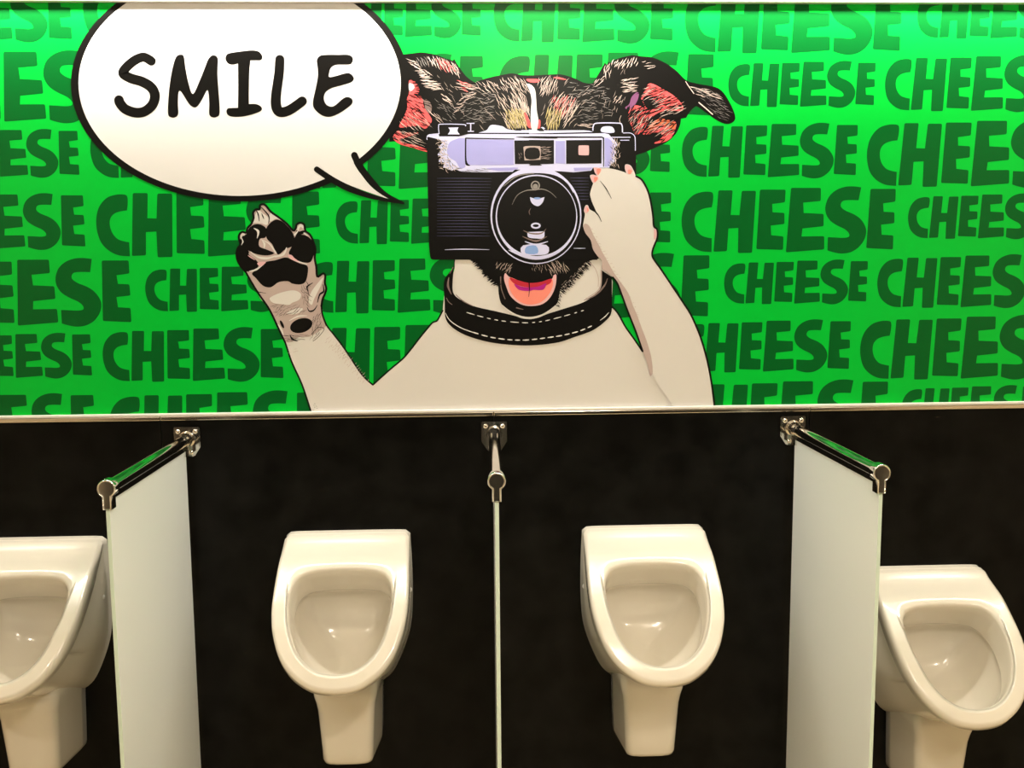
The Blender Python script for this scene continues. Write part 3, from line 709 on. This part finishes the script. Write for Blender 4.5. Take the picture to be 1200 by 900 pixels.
c_.poly([(732.5, 196.5), (733.5, 193.2), (738, 194.5), (741.5, 200), (738, 204), (734.5, 202.5)], 4); c_.poly([(684.5, 247), (686.2, 241.5), (688.7, 241.5), (690.2, 246), (687, 250)], 4)
c_.poly([(766.5, 268), (769, 270.5), (769, 277), (766.5, 281), (766, 274)], 4)
c_.make('claw', m_pink, 31, arm)
c_ = Print()
c_.poly([(699, 198.5), (703.5, 198), (703, 202), (700.5, 205)], 4); c_.poly([(696, 208), (700, 208), (699.5, 211), (696.5, 213)], 4); c_.poly([(736, 199), (740, 200), (738.5, 204), (736, 203)], 4); c_.poly([(687.5, 243.5), (689.5, 245.5), (688.5, 248.5)], 3)
c_.make('claw', m_salmon, 32, arm)

# raised paw
G = lambda L: [(260 + p[0] / 7.5, 230 + p[1] / 7.5) + tuple(p[2:]) for p in L]
G2 = lambda L: [(280 + p[0] / 7.5, 320 + p[1] / 7.5) + tuple(p[2:]) for p in L]
PAW = G([(210, 665), (150, 590), (130, 520), (138, 460), (163, 425), (150, 370), (155, 335), (180, 313), (215, 320), (225, 280), (258, 245), (280, 190), (275, 145), (300, 115), (332, 115), (335, 82), (360, 70), (390, 85), (430, 135), (500, 185), (570, 240), (627, 302),
         (650, 280), (658, 248), (690, 233), (725, 250), (735, 305), (775, 338), (805, 400), (822, 470), (816, 540), (830, 620), (838, 705, 1), (870, 690), (893, 678), (910, 700), (905, 760), (918, 810), (905, 860)]) + \
      [(378, 350.7), (376.7, 358.7), (378, 369), (382.5, 381), (374, 388), (362, 394.5), (350, 395), (343, 400), (334, 400), (326, 384), (316, 363), (303, 344), (295, 331)]
paw = Print().poly(PAW, 4).make('dog_paw', m_mauve, 4, mural, 'raised dog paw with black pads printed on the mural')
o = Print()
q = PAW[:41] + [(376.7, 358.7)]
o.stroke([(p[0], p[1]) for p in q], 2.5, n=3); o.stroke([PAW[0][:2], (295, 331), (303, 344), (316, 363), (326, 384), (334, 400.8)], 2.2); o.stroke([(376.7, 358.7), (378, 369), (382.5, 381)], 2.0)
o.make('outline', m_black, 7, paw)
pd = Print()
pd.poly(G([(165, 430), (138, 480), (138, 560), (190, 640), (235, 662), (300, 640), (325, 600), (300, 560), (240, 515), (235, 480)]), 4)
pd.poly(G([(163, 425), (175, 345), (215, 335), (240, 280), (290, 247), (345, 250), (390, 285), (385, 360), (335, 375), (330, 440), (400, 470), (460, 500), (400, 520), (310, 510), (240, 480)]), 4)
pd.poly(G([(425, 235), (480, 205), (540, 228), (600, 290), (632, 340), (635, 390), (615, 440), (560, 465), (500, 512), (470, 480), (440, 420), (395, 370), (388, 290)]), 4)
pd.poly(G([(640, 360), (690, 338), (750, 350), (800, 400), (815, 470), (800, 540), (775, 580), (720, 582), (650, 558), (590, 505), (612, 445)]), 4)
pd.poly(G([(310, 640), (380, 580), (470, 562), (560, 537), (620, 560), (690, 592), (752, 612), (755, 680), (735, 750), (690, 775), (620, 768), (580, 747), (500, 755), (430, 800), (360, 785), (300, 720), (265, 680)]), 4)
pd.ell(353.1, 381.5, 13.4, 8.3, rot=-17)
pd.ell(330.5, 380, 1.6, 5, rot=-25); pd.stroke(G2([(450, 545), (470, 580), (520, 600)]), .6, .3, mid=2.6)
pd.poly(G([(655, 300), (680, 310), (720, 300), (735, 320), (650, 350)]), 3)
pd.make('paw_pad', m_black, 5, paw, 'black paw pads')
li = Print()
li.poly(G([(165, 345), (185, 322), (205, 325), (200, 345), (180, 350), (172, 380)]), 3)
li.poly(G([(270, 230), (300, 150), (330, 125), (360, 150), (410, 190), (400, 250), (350, 240), (300, 235)]), 4)
li.poly(G([(430, 150), (500, 195), (570, 250), (622, 305), (590, 275), (540, 225), (480, 198), (425, 222), (415, 190)]), 4)
li.stroke(G([(250, 485), (320, 535), (400, 545), (470, 525)]), .5, 1.5, mid=3.0); li.stroke(G([(470, 530), (540, 510), (570, 450)]), 2, .8, mid=3.0); li.stroke(G([(345, 380), (420, 420), (475, 500)]), .8, 2.0)
li.stroke(G([(355, 390), (375, 420), (370, 460)]), .6, .6, mid=2.6); li.stroke(G([(280, 280), (320, 310), (310, 370)]), .6, .6, mid=3.0); li.stroke(G([(175, 370), (185, 400), (170, 430)]), .6, .4, mid=1.6)
li.stroke(G([(240, 660), (300, 645), (370, 595)]), .8, .8, mid=2.2); li.stroke(G([(590, 515), (640, 560), (750, 600)]), 1, 1, mid=2.0)
li.poly(G([(665, 280), (690, 245), (715, 260), (715, 285), (690, 270), (670, 310)]), 3); li.stroke(G([(725, 325), (755, 350)]), 2.0, 1.0); li.stroke(G([(640, 340), (665, 310)]), 2.4, 1.4)
li.poly(G2([(270, 225), (300, 200), (360, 175), (440, 155), (500, 155), (545, 185), (530, 235), (470, 260), (440, 280), (380, 275), (300, 262)]), 4)
li.poly(G2([(420, 350), (500, 310), (560, 310), (540, 345), (470, 365)]), 3)
li.poly(G2([(610, 240), (640, 160), (700, 80), (740, 40), (720, 110), (690, 170), (660, 230), (640, 280)]), 4)
li.stroke(G2([(345, 450), (375, 510), (395, 580)]), 1, 1, mid=3.6); li.stroke(G2([(440, 420), (520, 380), (600, 375)]), .6, .6, mid=2.2)
li.make('paw_highlight', m_cream, 6, paw)
pk = Print()
pk.poly(G([(310, 590), (345, 575), (388, 580), (340, 615)]), 3); pk.poly(G([(582, 520), (610, 515), (640, 545), (680, 575), (610, 555)]), 3); pk.stroke(G([(230, 520), (290, 560)]), .6, .6, mid=1.2)
pk.make('paw_highlight', m_pink, 7, paw)
dk = Print()
dk.hairs(G2([(300, 280), (520, 290), (600, 340), (420, 370), (320, 370)]), 22, -28, (4, 10), (.4, .9), 26)
dk.hairs(G2([(550, 130), (620, 80), (640, 200), (600, 300), (560, 260)]), 14, 60, (4, 9), (.5, 1.1), 40)
dk.hairs(G2([(650, 380), (720, 350), (720, 480), (680, 580), (630, 590)]), 18, 112, (4, 10), (.4, 1.0), 20)
dk.hairs(G2([(400, 540), (620, 540), (560, 590), (420, 600)]), 14, 8, (4, 9), (.4, 1.0), 16)
dk.stroke(G2([(600, 300), (620, 335), (660, 325), (690, 280)]), .5, .5, mid=2.0); dk.stroke(G2([(690, 260), (710, 190), (745, 160), (740, 100)]), .8, .8, mid=2.4); dk.stroke(G2([(610, 160), (600, 120), (650, 85)]), .5, .5, mid=2.0)
dk.stroke(G2([(170, 165), (240, 178)]), 1, .3); dk.stroke(G2([(640, 540), (690, 480), (750, 490), (700, 560), (650, 600)]), .6, .6)
dk.stroke(G([(300, 120), (320, 160), (330, 220)]), .6, .6, mid=1.5); dk.stroke(G([(340, 90), (380, 130), (415, 180), (410, 240)]), .6, .6, mid=1.6); dk.stroke(G([(350, 150), (370, 200)]), .5, .5, mid=1.4)
dk.make('paw_shading', m_black, 8, paw)

# speech bubble
BX, BY = 281, 98
bub = Print().ell(BX, BY, 197.8, 138.2, n=120).make('speech_bubble', m_black, 9, mural, 'speech bubble with thick black outline printed on the mural')
Print().ell(BX, BY - .6, 188.8, 132.2, n=120).make('bubble_fill', m_white, 10, bub, 'white inside of the speech bubble')
tl = Print().poly([(360, 190, 1), (376, 197, 1), (386, 204.5), (396, 210.5), (412, 218), (431, 225), (456, 233.5, 1), (438, 221.5), (426.5, 208.5), (417, 195.5), (411, 182, 1), (400, 170, 1)], 4)
tl.make('bubble_fill', m_white, 11, bub)
tk = Print()
tk.stroke([(371.3, 198.5), (383.3, 206.7), (394, 213.3), (410, 221.3), (430, 228.7), (451, 234), (472.7, 238)], 6.8, 2.6, mid=7.4)
tk.stroke([(415.3, 182), (420.7, 193.3), (430, 206.7), (440.7, 218.7), (454, 229.3), (472.7, 238)], 7.8, 2.6, mid=8.0)
tk.make('tail_outline', m_black, 12, bub)
A = lambda L: [(120 + p[0] / 7.5, 40 + p[1] / 7.5) for p in L]
B = lambda L: [(270 + p[0] / 7.5, 40 + p[1] / 7.5) for p in L]
lt = {}
S = Print().stroke(A([(432, 238), (365, 203), (290, 228), (215, 290), (183, 345), (250, 388), (350, 418), (430, 468), (463, 540), (440, 622), (370, 680), (290, 690), (205, 660), (160, 612), (147, 580)]), 10.6, 11.4, mid=11.6)
M = Print().poly(A([(578, 700), (582, 560), (595, 430), (620, 290), (650, 200), (690, 180), (718, 200), (730, 290), (755, 420), (797, 528, 1), (860, 400), (900, 300), (935, 215), (975, 186), (1015, 215), (1012, 350), (1022, 500), (1032, 690),
                    (1005, 728), (970, 732), (940, 705), (940, 600), (925, 492, 1), (880, 570), (835, 635), (800, 642), (760, 610), (680, 495, 1), (665, 600), (668, 700), (640, 732), (605, 732)]), 4)
I = Print().poly([(264.5, 69.5), (265.5, 64.5), (270, 62.2), (283, 60.3), (296, 59), (304, 61), (307.5, 66), (306, 70.5), (300, 70.8), (293.5, 70.8, 1), (292.3, 85), (291.8, 105), (291.8, 122, 1), (300, 122), (306, 125), (306.8, 129), (302, 132), (288, 136), (276, 137), (268, 135.5), (265.5, 131), (267, 127.2), (272, 126.6), (279, 126.4, 1), (279.3, 105), (279.2, 90), (279, 74.5, 1), (273, 75.8), (267.5, 74.5)], 4)
Lr = Print().stroke(B([(435, 222), (428, 350), (402, 540), (405, 640), (440, 685), (520, 668), (632, 590)]), 10.8, 11.2, mid=12)
Er = Print().poly(B([(760, 230), (790, 190), (850, 182), (950, 182), (1040, 183), (1078, 215), (1060, 262), (1000, 268), (930, 270), (885, 295), (868, 345), (870, 377, 1), (930, 368), (1000, 348), (1050, 346), (1085, 385), (1065, 422), (980, 450), (890, 475), (835, 515), (822, 570),
                    (845, 620), (890, 638), (930, 620), (980, 575), (1025, 553), (1068, 570), (1070, 610), (1020, 655), (940, 705), (860, 728), (790, 705), (735, 650), (727, 590), (745, 500), (768, 380), (768, 300)]), 4)
for g, nm in ((S, 'S'), (M, 'M'), (I, 'I'), (Lr, 'L'), (Er, 'E')):
    g.make('letter', m_black, 13, bub)

# ---------------------------------------------------------------- urinals
def prof(wv):
    """rim centre line: arc length from the top front edge -> (depth from the wall, height below the top)"""
    W = [0, .012, .021, .030, .075, .104, .120, .200, .262, .324, .372, .412]
    D = [.022, .034, .042, .0495, .0885, .116, .130, .2135, .2625, .300, .326, .344]
    Zv = [-.0005, -.0032, -.0075, -.0125, -.0325, -.0455, -.0535, -.112, -.154, -.202, -.241, -.273]
    if wv <= 0: return D[0], Zv[0]
    for i in range(len(W) - 1):
        if wv <= W[i + 1]:
            t = (wv - W[i]) / (W[i + 1] - W[i])
            return D[i] + (D[i + 1] - D[i]) * t, Zv[i] + (Zv[i + 1] - Zv[i]) * t
    return D[-1], Zv[-1]
def resample(pts, n):
    L = [0]
    for i in range(1, len(pts)): L.append(L[-1] + math.hypot(pts[i][0] - pts[i - 1][0], pts[i][1] - pts[i - 1][1]))
    out = []; j = 0
    for k in range(n):
        t = L[-1] * k / (n - 1)
        while j < len(L) - 2 and L[j + 1] < t: j += 1
        u = (t - L[j]) / ((L[j + 1] - L[j]) or 1)
        out.append((pts[j][0] + (pts[j + 1][0] - pts[j][0]) * u, pts[j][1] + (pts[j + 1][1] - pts[j][1]) * u))
    return out
NT, NS = 12, 44
def half(topedge, side):
    a = resample(cr(topedge, 8, False), NT); b = resample(cr(side, 8, False), NS)
    return a + b[1:]
H_RIM = half([(0, 0), (.07, 0), (.130, .0005), (.146, .003), (.152, .010)], [(.152, .010), (.154, .05), (.1555, .11), (.157, .17), (.155, .22), (.147, .27), (.129, .324), (.101, .366), (.062, .398), (.03, .409), (0, .412)])
H_OPEN = half([(0, .126), (.05, .128), (.085, .1335), (.102, .142), (.1125, .157)], [(.1125, .157), (.117, .180), (.1165, .212), (.109, .256), (.0915, .307), (.066, .341), (.034, .361), (0, .367)])
H_BACK = half([(0, 0), (.07, 0), (.130, -.0005), (.146, -.003), (.1525, -.010)], [(.1525, -.010), (.156, -.10), (.155, -.19), (.147, -.26), (.12, -.335), (.094, -.378), (.055, -.402), (.025, -.408), (0, -.41)])
NRM = Vector((0, -.667, .745))          # out of the rim face
def ring_full(hp):
    """mirror a half ring of 3d points (x>=0, first and last on the axis)"""
    return hp + [Vector((-p.x, p.y, p.z)) for p in hp[-2:0:-1]]
def rim3(hw, lift=0.0, shrink=0.0):
    out = []
    for i, (x, wv) in enumerate(hw):
        d, z = prof(wv); z -= 45 * max(0, x - .138) ** 2 * max(0, 1 - max(wv, 0) / .09); out.append(Vector((x, -d, z)) + NRM * lift)
    return out
def lerp_ring(a, b, t): return [p.lerp(q, t) for p, q in zip(a, b)]
def offset2(hw, amt, hole=False):
    """move an outline in the rim plane along its own normal (outwards positive)"""
    out = []; N = len(hw)
    for i, (x, wv) in enumerate(hw):
        a = hw[max(i - 1, 0)]; c = hw[min(i + 1, N - 1)]
        dx, dw = c[0] - a[0], c[1] - a[1]
        if i == 0: dx, dw = 1, 0
        if i == N - 1: dx, dw = -1, 0
        l = math.hypot(dx, dw) or 1
        nx, nw = dw / l, -dx / l
        out.append((max(x + nx * amt, 0) if i not in (0, N - 1) else 0, wv + nw * amt))
    return out
def build_urinal():
    root = empty('urinal', (0, 0, 0))
    rim0 = rim3(H_RIM)
    back = [Vector((x, -.001, z)) for x, z in H_BACK]
    wl_ = [h[1] for h in H_RIM]
    # outer body from the wall to the rim
    lipd = []
    for (x, wv), p in zip(H_RIM, rim0):
        th = (.002 + .036 * min(1, max(0, wv / .12))) * (1 - .5 * min(1, max(0, (wv - .27) / .13)))
        lipd.append(p - NRM * th)
    inset = []
    for p, q, (x, wv) in zip(lipd, back, H_RIM):
        k = min(1, max(0, wv / .06))
        v = p.lerp(q, .05)
        v.x *= 1 - .085 * k; v.z += .012 * k * (1 if wv > .3 else 0)
        inset.append(v)
    mid1 = lerp_ring(inset, back, .42)
    fold = lerp_ring(inset, back, .48)
    fl2 = []
    for p, (x, wv) in zip(fold, H_RIM):
        k = min(1, max(0, (wv - .02) / .1)); v = p.copy(); v.x *= 1 + .02 * k; fl2.append(v)
    mid2 = lerp_ring(fl2, back, .5)
    rings = [back, mid2, fl2, mid1, lerp_ring(mid1, inset, .8), inset, lerp_ring(inset, lipd, .8), lipd]
    r_in = offset2(H_RIM, -.007); r_mid = offset2(H_RIM, -.002)
    rings += [[p + (-NRM * .010 if i else -NRM * .010) for i, p in enumerate(rim0)] if False else lerp_ring(lipd, rim0, .7), [p - NRM * .0025 for p in rim3(r_mid)], rim3(r_in)]
    # face of the rim: slight hollow of the upper slab, towards the opening
    def face(t):
        out = []
        for a, b in zip(r_in, H_OPEN): out.append((a[0] + (b[0] - a[0]) * t, a[1] + (b[1] - a[1]) * t))
        return out
    def slab(hw, dep):
        out = []
        for p, (x, wv) in zip(rim3(hw), hw):
            k = max(0, 1 - abs(wv - .045) / .045) * max(0, 1 - (abs(x) / .15) ** 4)
            out.append(p - NRM * dep * k)
        return out
    rings += [slab(face(.10), .0005), slab(face(.20), .0035), slab(face(.4), .005), slab(face(.62), .005), rim3(face(.82)), rim3(offset2(H_OPEN, .007), -.0005), rim3(offset2(H_OPEN, .002), -.004)]
    # into the bowl
    op = rim3(H_OPEN)
    inn = []
    for p, (x, wv) in zip(op, H_OPEN):
        t = min(1, max(0, (wv - .126) / .241)); inn.append((p, t, x))
    def bowl(depth_top, depth_bot, sh):
        out = []
        for p, t, x in inn:
            dpt = depth_top + (depth_bot - depth_top) * t
            v = p - NRM * dpt; v.x *= 1 - sh; out.append(v)
        return out
    rings += [bowl(.010, .010, 0), bowl(.035, .018, .012), bowl(.068, .026, .022), bowl(.092, .032, .038)]
    ledge = bowl(.0955, .033, .045)
    deeper = []
    for v, (p, t, x) in zip(ledge, inn):
        k = max(0, 1 - t * 1.15)
        q = v - NRM * .003; q.x *= 1 + .10 * k; q.y += .014 * k; deeper.append(q)
    low = [v + Vector((0, .001, -.006)) for v in deeper]
    rings += [lerp_ring(ledge, deeper, .15), deeper]
    M_ = Vector((0, -.170, -.195)); Bv = Vector((0, .090, -.098))
    for th_ in (8, 18, 30, 42, 54, 65, 75, 83, 88):
        a_ = math.radians(th_)
        rings.append([M_ + (p - M_) * math.cos(a_) ** .8 + Bv * math.sin(a_) for p in deeper])
    verts = []; faces = []
    n = len(ring_full(rings[0]))
    for r in rings: verts += ring_full(r)
    for k in range(len(rings) - 1):
        for i in range(n):
            j = (i + 1) % n
            faces.append((k * n + i, k * n + j, (k + 1) * n + j, (k + 1) * n + i))
    faces.append(tuple((len(rings) - 1) * n + i for i in range(n)))
    body = mesh_obj('basin', verts, faces, m_cer, root, True)
    bmx = bmesh.new(); bmx.from_mesh(body.data); bmesh.ops.recalc_face_normals(bmx, faces=bmx.faces[:]); bmx.to_mesh(body.data); bmx.free()
    for p in body.data.polygons: p.use_smooth = True
    # trap cover below the basin
    secs = [(-.3235, .084, .076, .172), (-.345, .084, .0765, .177), (-.360, .082, .0745, .179), (-.378, .079, .0705, .174), (-.40, .077, .0675, .168), (-.46, .0755, .064, .162), (-.505, .074, .0615, .158), (-.528, .073, .0605, .156), (-.537, .071, .058, .152), (-.540, .066, .052, .145)]
    V = []; Fc = []
    def sec(z, hb, hf, d):
        q = []
        rr = .022
        q.append((hb, 0)); q.append((hb - .001, -.03))
        for k in range(7):
            a = math.pi / 2 * k / 6
            cx = hf - rr; cy = -(d - rr)
            q.append((cx + rr * math.cos(a), cy - rr * math.sin(a)))
        q.append((hf * .45, -d - .002))
        full = q + [(-x, y) for x, y in reversed(q)]
        return [Vector((x, y, z)) for x, y in full]
    S_ = [sec(*s) for s in secs]; m_ = len(S_[0])
    for s in S_: V += s
    for k in range(len(S_) - 1):
        for i in range(m_):
            j = (i + 1) % m_
            Fc.append((k * m_ + i, k * m_ + j, (k + 1) * m_ + j, (k + 1) * m_ + i))
    Fc.append(tuple((len(S_) - 1) * m_ + i for i in range(m_))); Fc.append(tuple(range(m_)))
    tc = mesh_obj('trap_cover', V, Fc, m_cer, root, True)
    bmx = bmesh.new(); bmx.from_mesh(tc.data); bmesh.ops.recalc_face_normals(bmx, faces=bmx.faces[:]); bmx.to_mesh(tc.data); bmx.free()
    for p in tc.data.polygons: p.use_smooth = len(p.vertices) == 4
    # fixing caps on both flanks
    for s in (-1, 1):
        bm = bmesh.new(); bmesh.ops.create_uvsphere(bm, u_segments=16, v_segments=10, radius=.006)
        for v in bm.verts: v.co = Vector((s * (.1525 + v.co.x * .7), v.co.y - .050, v.co.z - .140))
        bm_obj('fixing_cap', bm, m_cap, root, True)
    return root
def copy_tree(o, parent=None):
    c = o.copy(); col.objects.link(c); c.parent = parent
    for ch in list(o.children): copy_tree(ch, c)
    return c
u0 = build_urinal()
UZ = .807 + DZ
spots = [(-1.098, UZ - .002, 'white ceramic urinal cut by the left edge of the picture'),
         (-.354, UZ, 'white ceramic urinal below the raised dog paw, left of the middle glass divider'),
         (.380, UZ - .001, 'white ceramic urinal below the camera, right of the middle glass divider'),
         (1.100, UZ - .121, 'white ceramic urinal hung lower than the others, beside the right glass divider')]
for i, (x, z, lb) in enumerate(spots):
    o = u0 if i == 0 else copy_tree(u0)
    o.location = (x, 0, z); tag(o, lb, 'urinal', 'wall hung urinals')

# ---------------------------------------------------------------- glass dividers
def keyhole(r, hw, drop, n=28):
    """keyhole outline (x, z) around the bar axis: circle with a slot hanging down"""
    a0 = math.asin(hw / r); out = []
    for k in range(n + 1):
        a = -math.pi / 2 + a0 + (2 * math.pi - 2 * a0) * k / n
        out.append((r * math.cos(a), r * math.sin(a)))
    out.append((-hw, -drop)); out.append((hw, -drop))
    return out
def extrude_xz(name, outline, y0, y1, m, parent, bevel=0, inner=None):
    bm = bmesh.new()
    if inner is None:
        a = [bm.verts.new((x, y0, z)) for x, z in outline]; b = [bm.verts.new((x, y1, z)) for x, z in outline]
        bm.faces.new(a); bm.faces.new(b[::-1]); N = len(a)
        for i in range(N): bm.faces.new((a[i], a[(i + 1) % N], b[(i + 1) % N], b[i]))
    else:
        R4 = [[bm.verts.new((x, y, z)) for x, z in L] for L, y in ((outline, y0), (outline, y1), (inner, y1), (inner, y0))]
        N = len(outline)
        for k in range(4):
            for i in range(N): bm.faces.new((R4[k][i], R4[k][(i + 1) % N], R4[(k + 1) % 4][(i + 1) % N], R4[(k + 1) % 4][i]))
    bmesh.ops.recalc_face_normals(bm, faces=bm.faces[:])
    if bevel:
        ed = [e for e in bm.edges if len(e.link_faces) == 2 and e.calc_face_angle(0) > .9]
        bmesh.ops.bevel(bm, geom=ed, offset=bevel, segments=2, affect='EDGES')
    return bm_obj(name, bm, m, parent)
def cyl(name, p0, p1, r, m, parent, seg=24, r2=None):
    p0, p1 = Vector(p0), Vector(p1); d = p1 - p0
    bm = bmesh.new()
    bmesh.ops.create_cone(bm, cap_ends=True, segments=seg, radius1=r, radius2=r if r2 is None else r2, depth=d.length)
    for e in bm.edges:
        if any(len(f.verts) > 4 for f in e.link_faces): e.smooth = False
    q = d.to_track_quat('Z', 'Y')
    bmesh.ops.transform(bm, matrix=Matrix.Translation((p0 + p1) / 2) @ q.to_matrix().to_4x4(), verts=bm.verts[:])
    o = bm_obj(name, bm, m, parent)
    for p in o.data.polygons: p.use_smooth = len(p.vertices) == 4
    return o
DL = .54
def build_divider():
    root = empty('glass_divider', (0, 0, 0))
    # origin on the wall at the bar axis; the bar runs along -y
    pl = [(-.0315, .030), (.0315, .030), (.0315, -.020), (.016, -.043), (-.016, -.043), (-.0315, -.020)]
    pb = extrude_xz('bracket_plate', pl, -.0005, -.007, m_chrome, root, bevel=.002)
    for sx, sz in ((-.021, .019), (.021, .019), (-.009, -.033), (.009, -.033)):
        bm = bmesh.new(); bmesh.ops.create_uvsphere(bm, u_segments=16, v_segments=8, radius=.0062)
        for v in bm.verts: v.co = Vector((sx + v.co.x, -.007 + v.co.y * .6, sz + v.co.z))
        bm_obj('screw', bm, m_chrome, pb, True)
    cyl('collar', (0, -.0065, 0), (0, -.020, 0), .020, m_chrome, root, 32, .0175)
    cyl('neck', (0, -.019, 0), (0, -.040, 0), .010, m_chrome, root)
    bar = cyl('bar', (0, -.036, 0), (0, -DL, 0), .0138, m_chrome, root, 40)
    # gasket channel under the bar, then the pane
    box('gasket', -.0062, .0062, -DL + .004, -.045, -.020, -.011, m_rubber, root, bevel=.0008)
    box('clamp_strip', -.0075, -.0056, -DL + .004, -.045, -.0225, -.012, m_chrome, root)
    box('clamp_strip', .0056, .0075, -DL + .004, -.045, -.0225, -.012, m_chrome, root)
    gl_ = box('pane', -.004, .004, -DL + .001, -.032, -.96, -.016, m_glass, root, bevel=.0008)
    gl_.data.materials.append(m_gedge)
    for p in gl_.data.polygons:
        if abs(p.normal.x) < .8: p.material_index = 1
    # keyhole clips at both ends
    ko = keyhole(.0182, .0090, .041); ki = keyhole(.0146, .0052, .0405)
    for (ya, yb, nm) in ((-DL - .003, -DL + .022, 'end_clip'),):
        bm = bmesh.new(); N = len(ko); rows = []
        sect = [(0, yb)] + [(k / 6, ya + .0022 - .0024 * math.sin(math.pi * k / 6)) for k in range(7)] + [(1, yb)]
        for t, y in sect:
            rows.append([bm.verts.new((a[0] + (b[0] - a[0]) * t, y, a[1] + (b[1] - a[1]) * t)) for a, b in zip(ko, ki)])
        for k in range(len(rows) - 1):
            for i in range(N): bm.faces.new((rows[k][i], rows[k][(i + 1) % N], rows[k + 1][(i + 1) % N], rows[k + 1][i]))
        bmesh.ops.recalc_face_normals(bm, faces=bm.faces[:])
        cp = bm_obj(nm, bm, m_chrome, root, True)
        extrude_xz('end_plate', keyhole(.0151, .0057, .0395), ya + .0018, ya + .004, m_chrome, cp)
    k2o = keyhole(.0160, .0085, .036); k2i = keyhole(.0140, .0045, .0355)
    extrude_xz('wall_clip', k2o, -.034, -.050, m_chrome, root, inner=k2i)
    return root
d0 = build_divider()
def place(i, wall_px, front_px, lb):
    a = wall_pt(*wall_px, .030); b = wall_pt(*front_px, DL)
    o = d0 if i == 0 else copy_tree(d0)
    rz = math.atan2(b[0] - a[0], DL - .03)
    # tilt of the bar itself follows the two measured ends
    o.location = (a[0] - math.tan(rz) * .03, 0, (a[1] + b[1]) / 2)
    o.rotation_euler = (0, 0, rz)
    tag(o, lb, 'divider', 'frosted glass urinal dividers')
    print('divider', i, a, b, math.degrees(rz))
place(0, (215.5, 514.5), (124.7, 576), 'frosted glass divider with chrome top bar beside the leftmost urinal')
place(1, (579.2, 509), (582, 565.5), 'frosted glass divider seen edge on between the two middle urinals')
place(2, (933.2, 501.5), (1033.4, 557), 'frosted glass divider with chrome top bar beside the lower urinal')
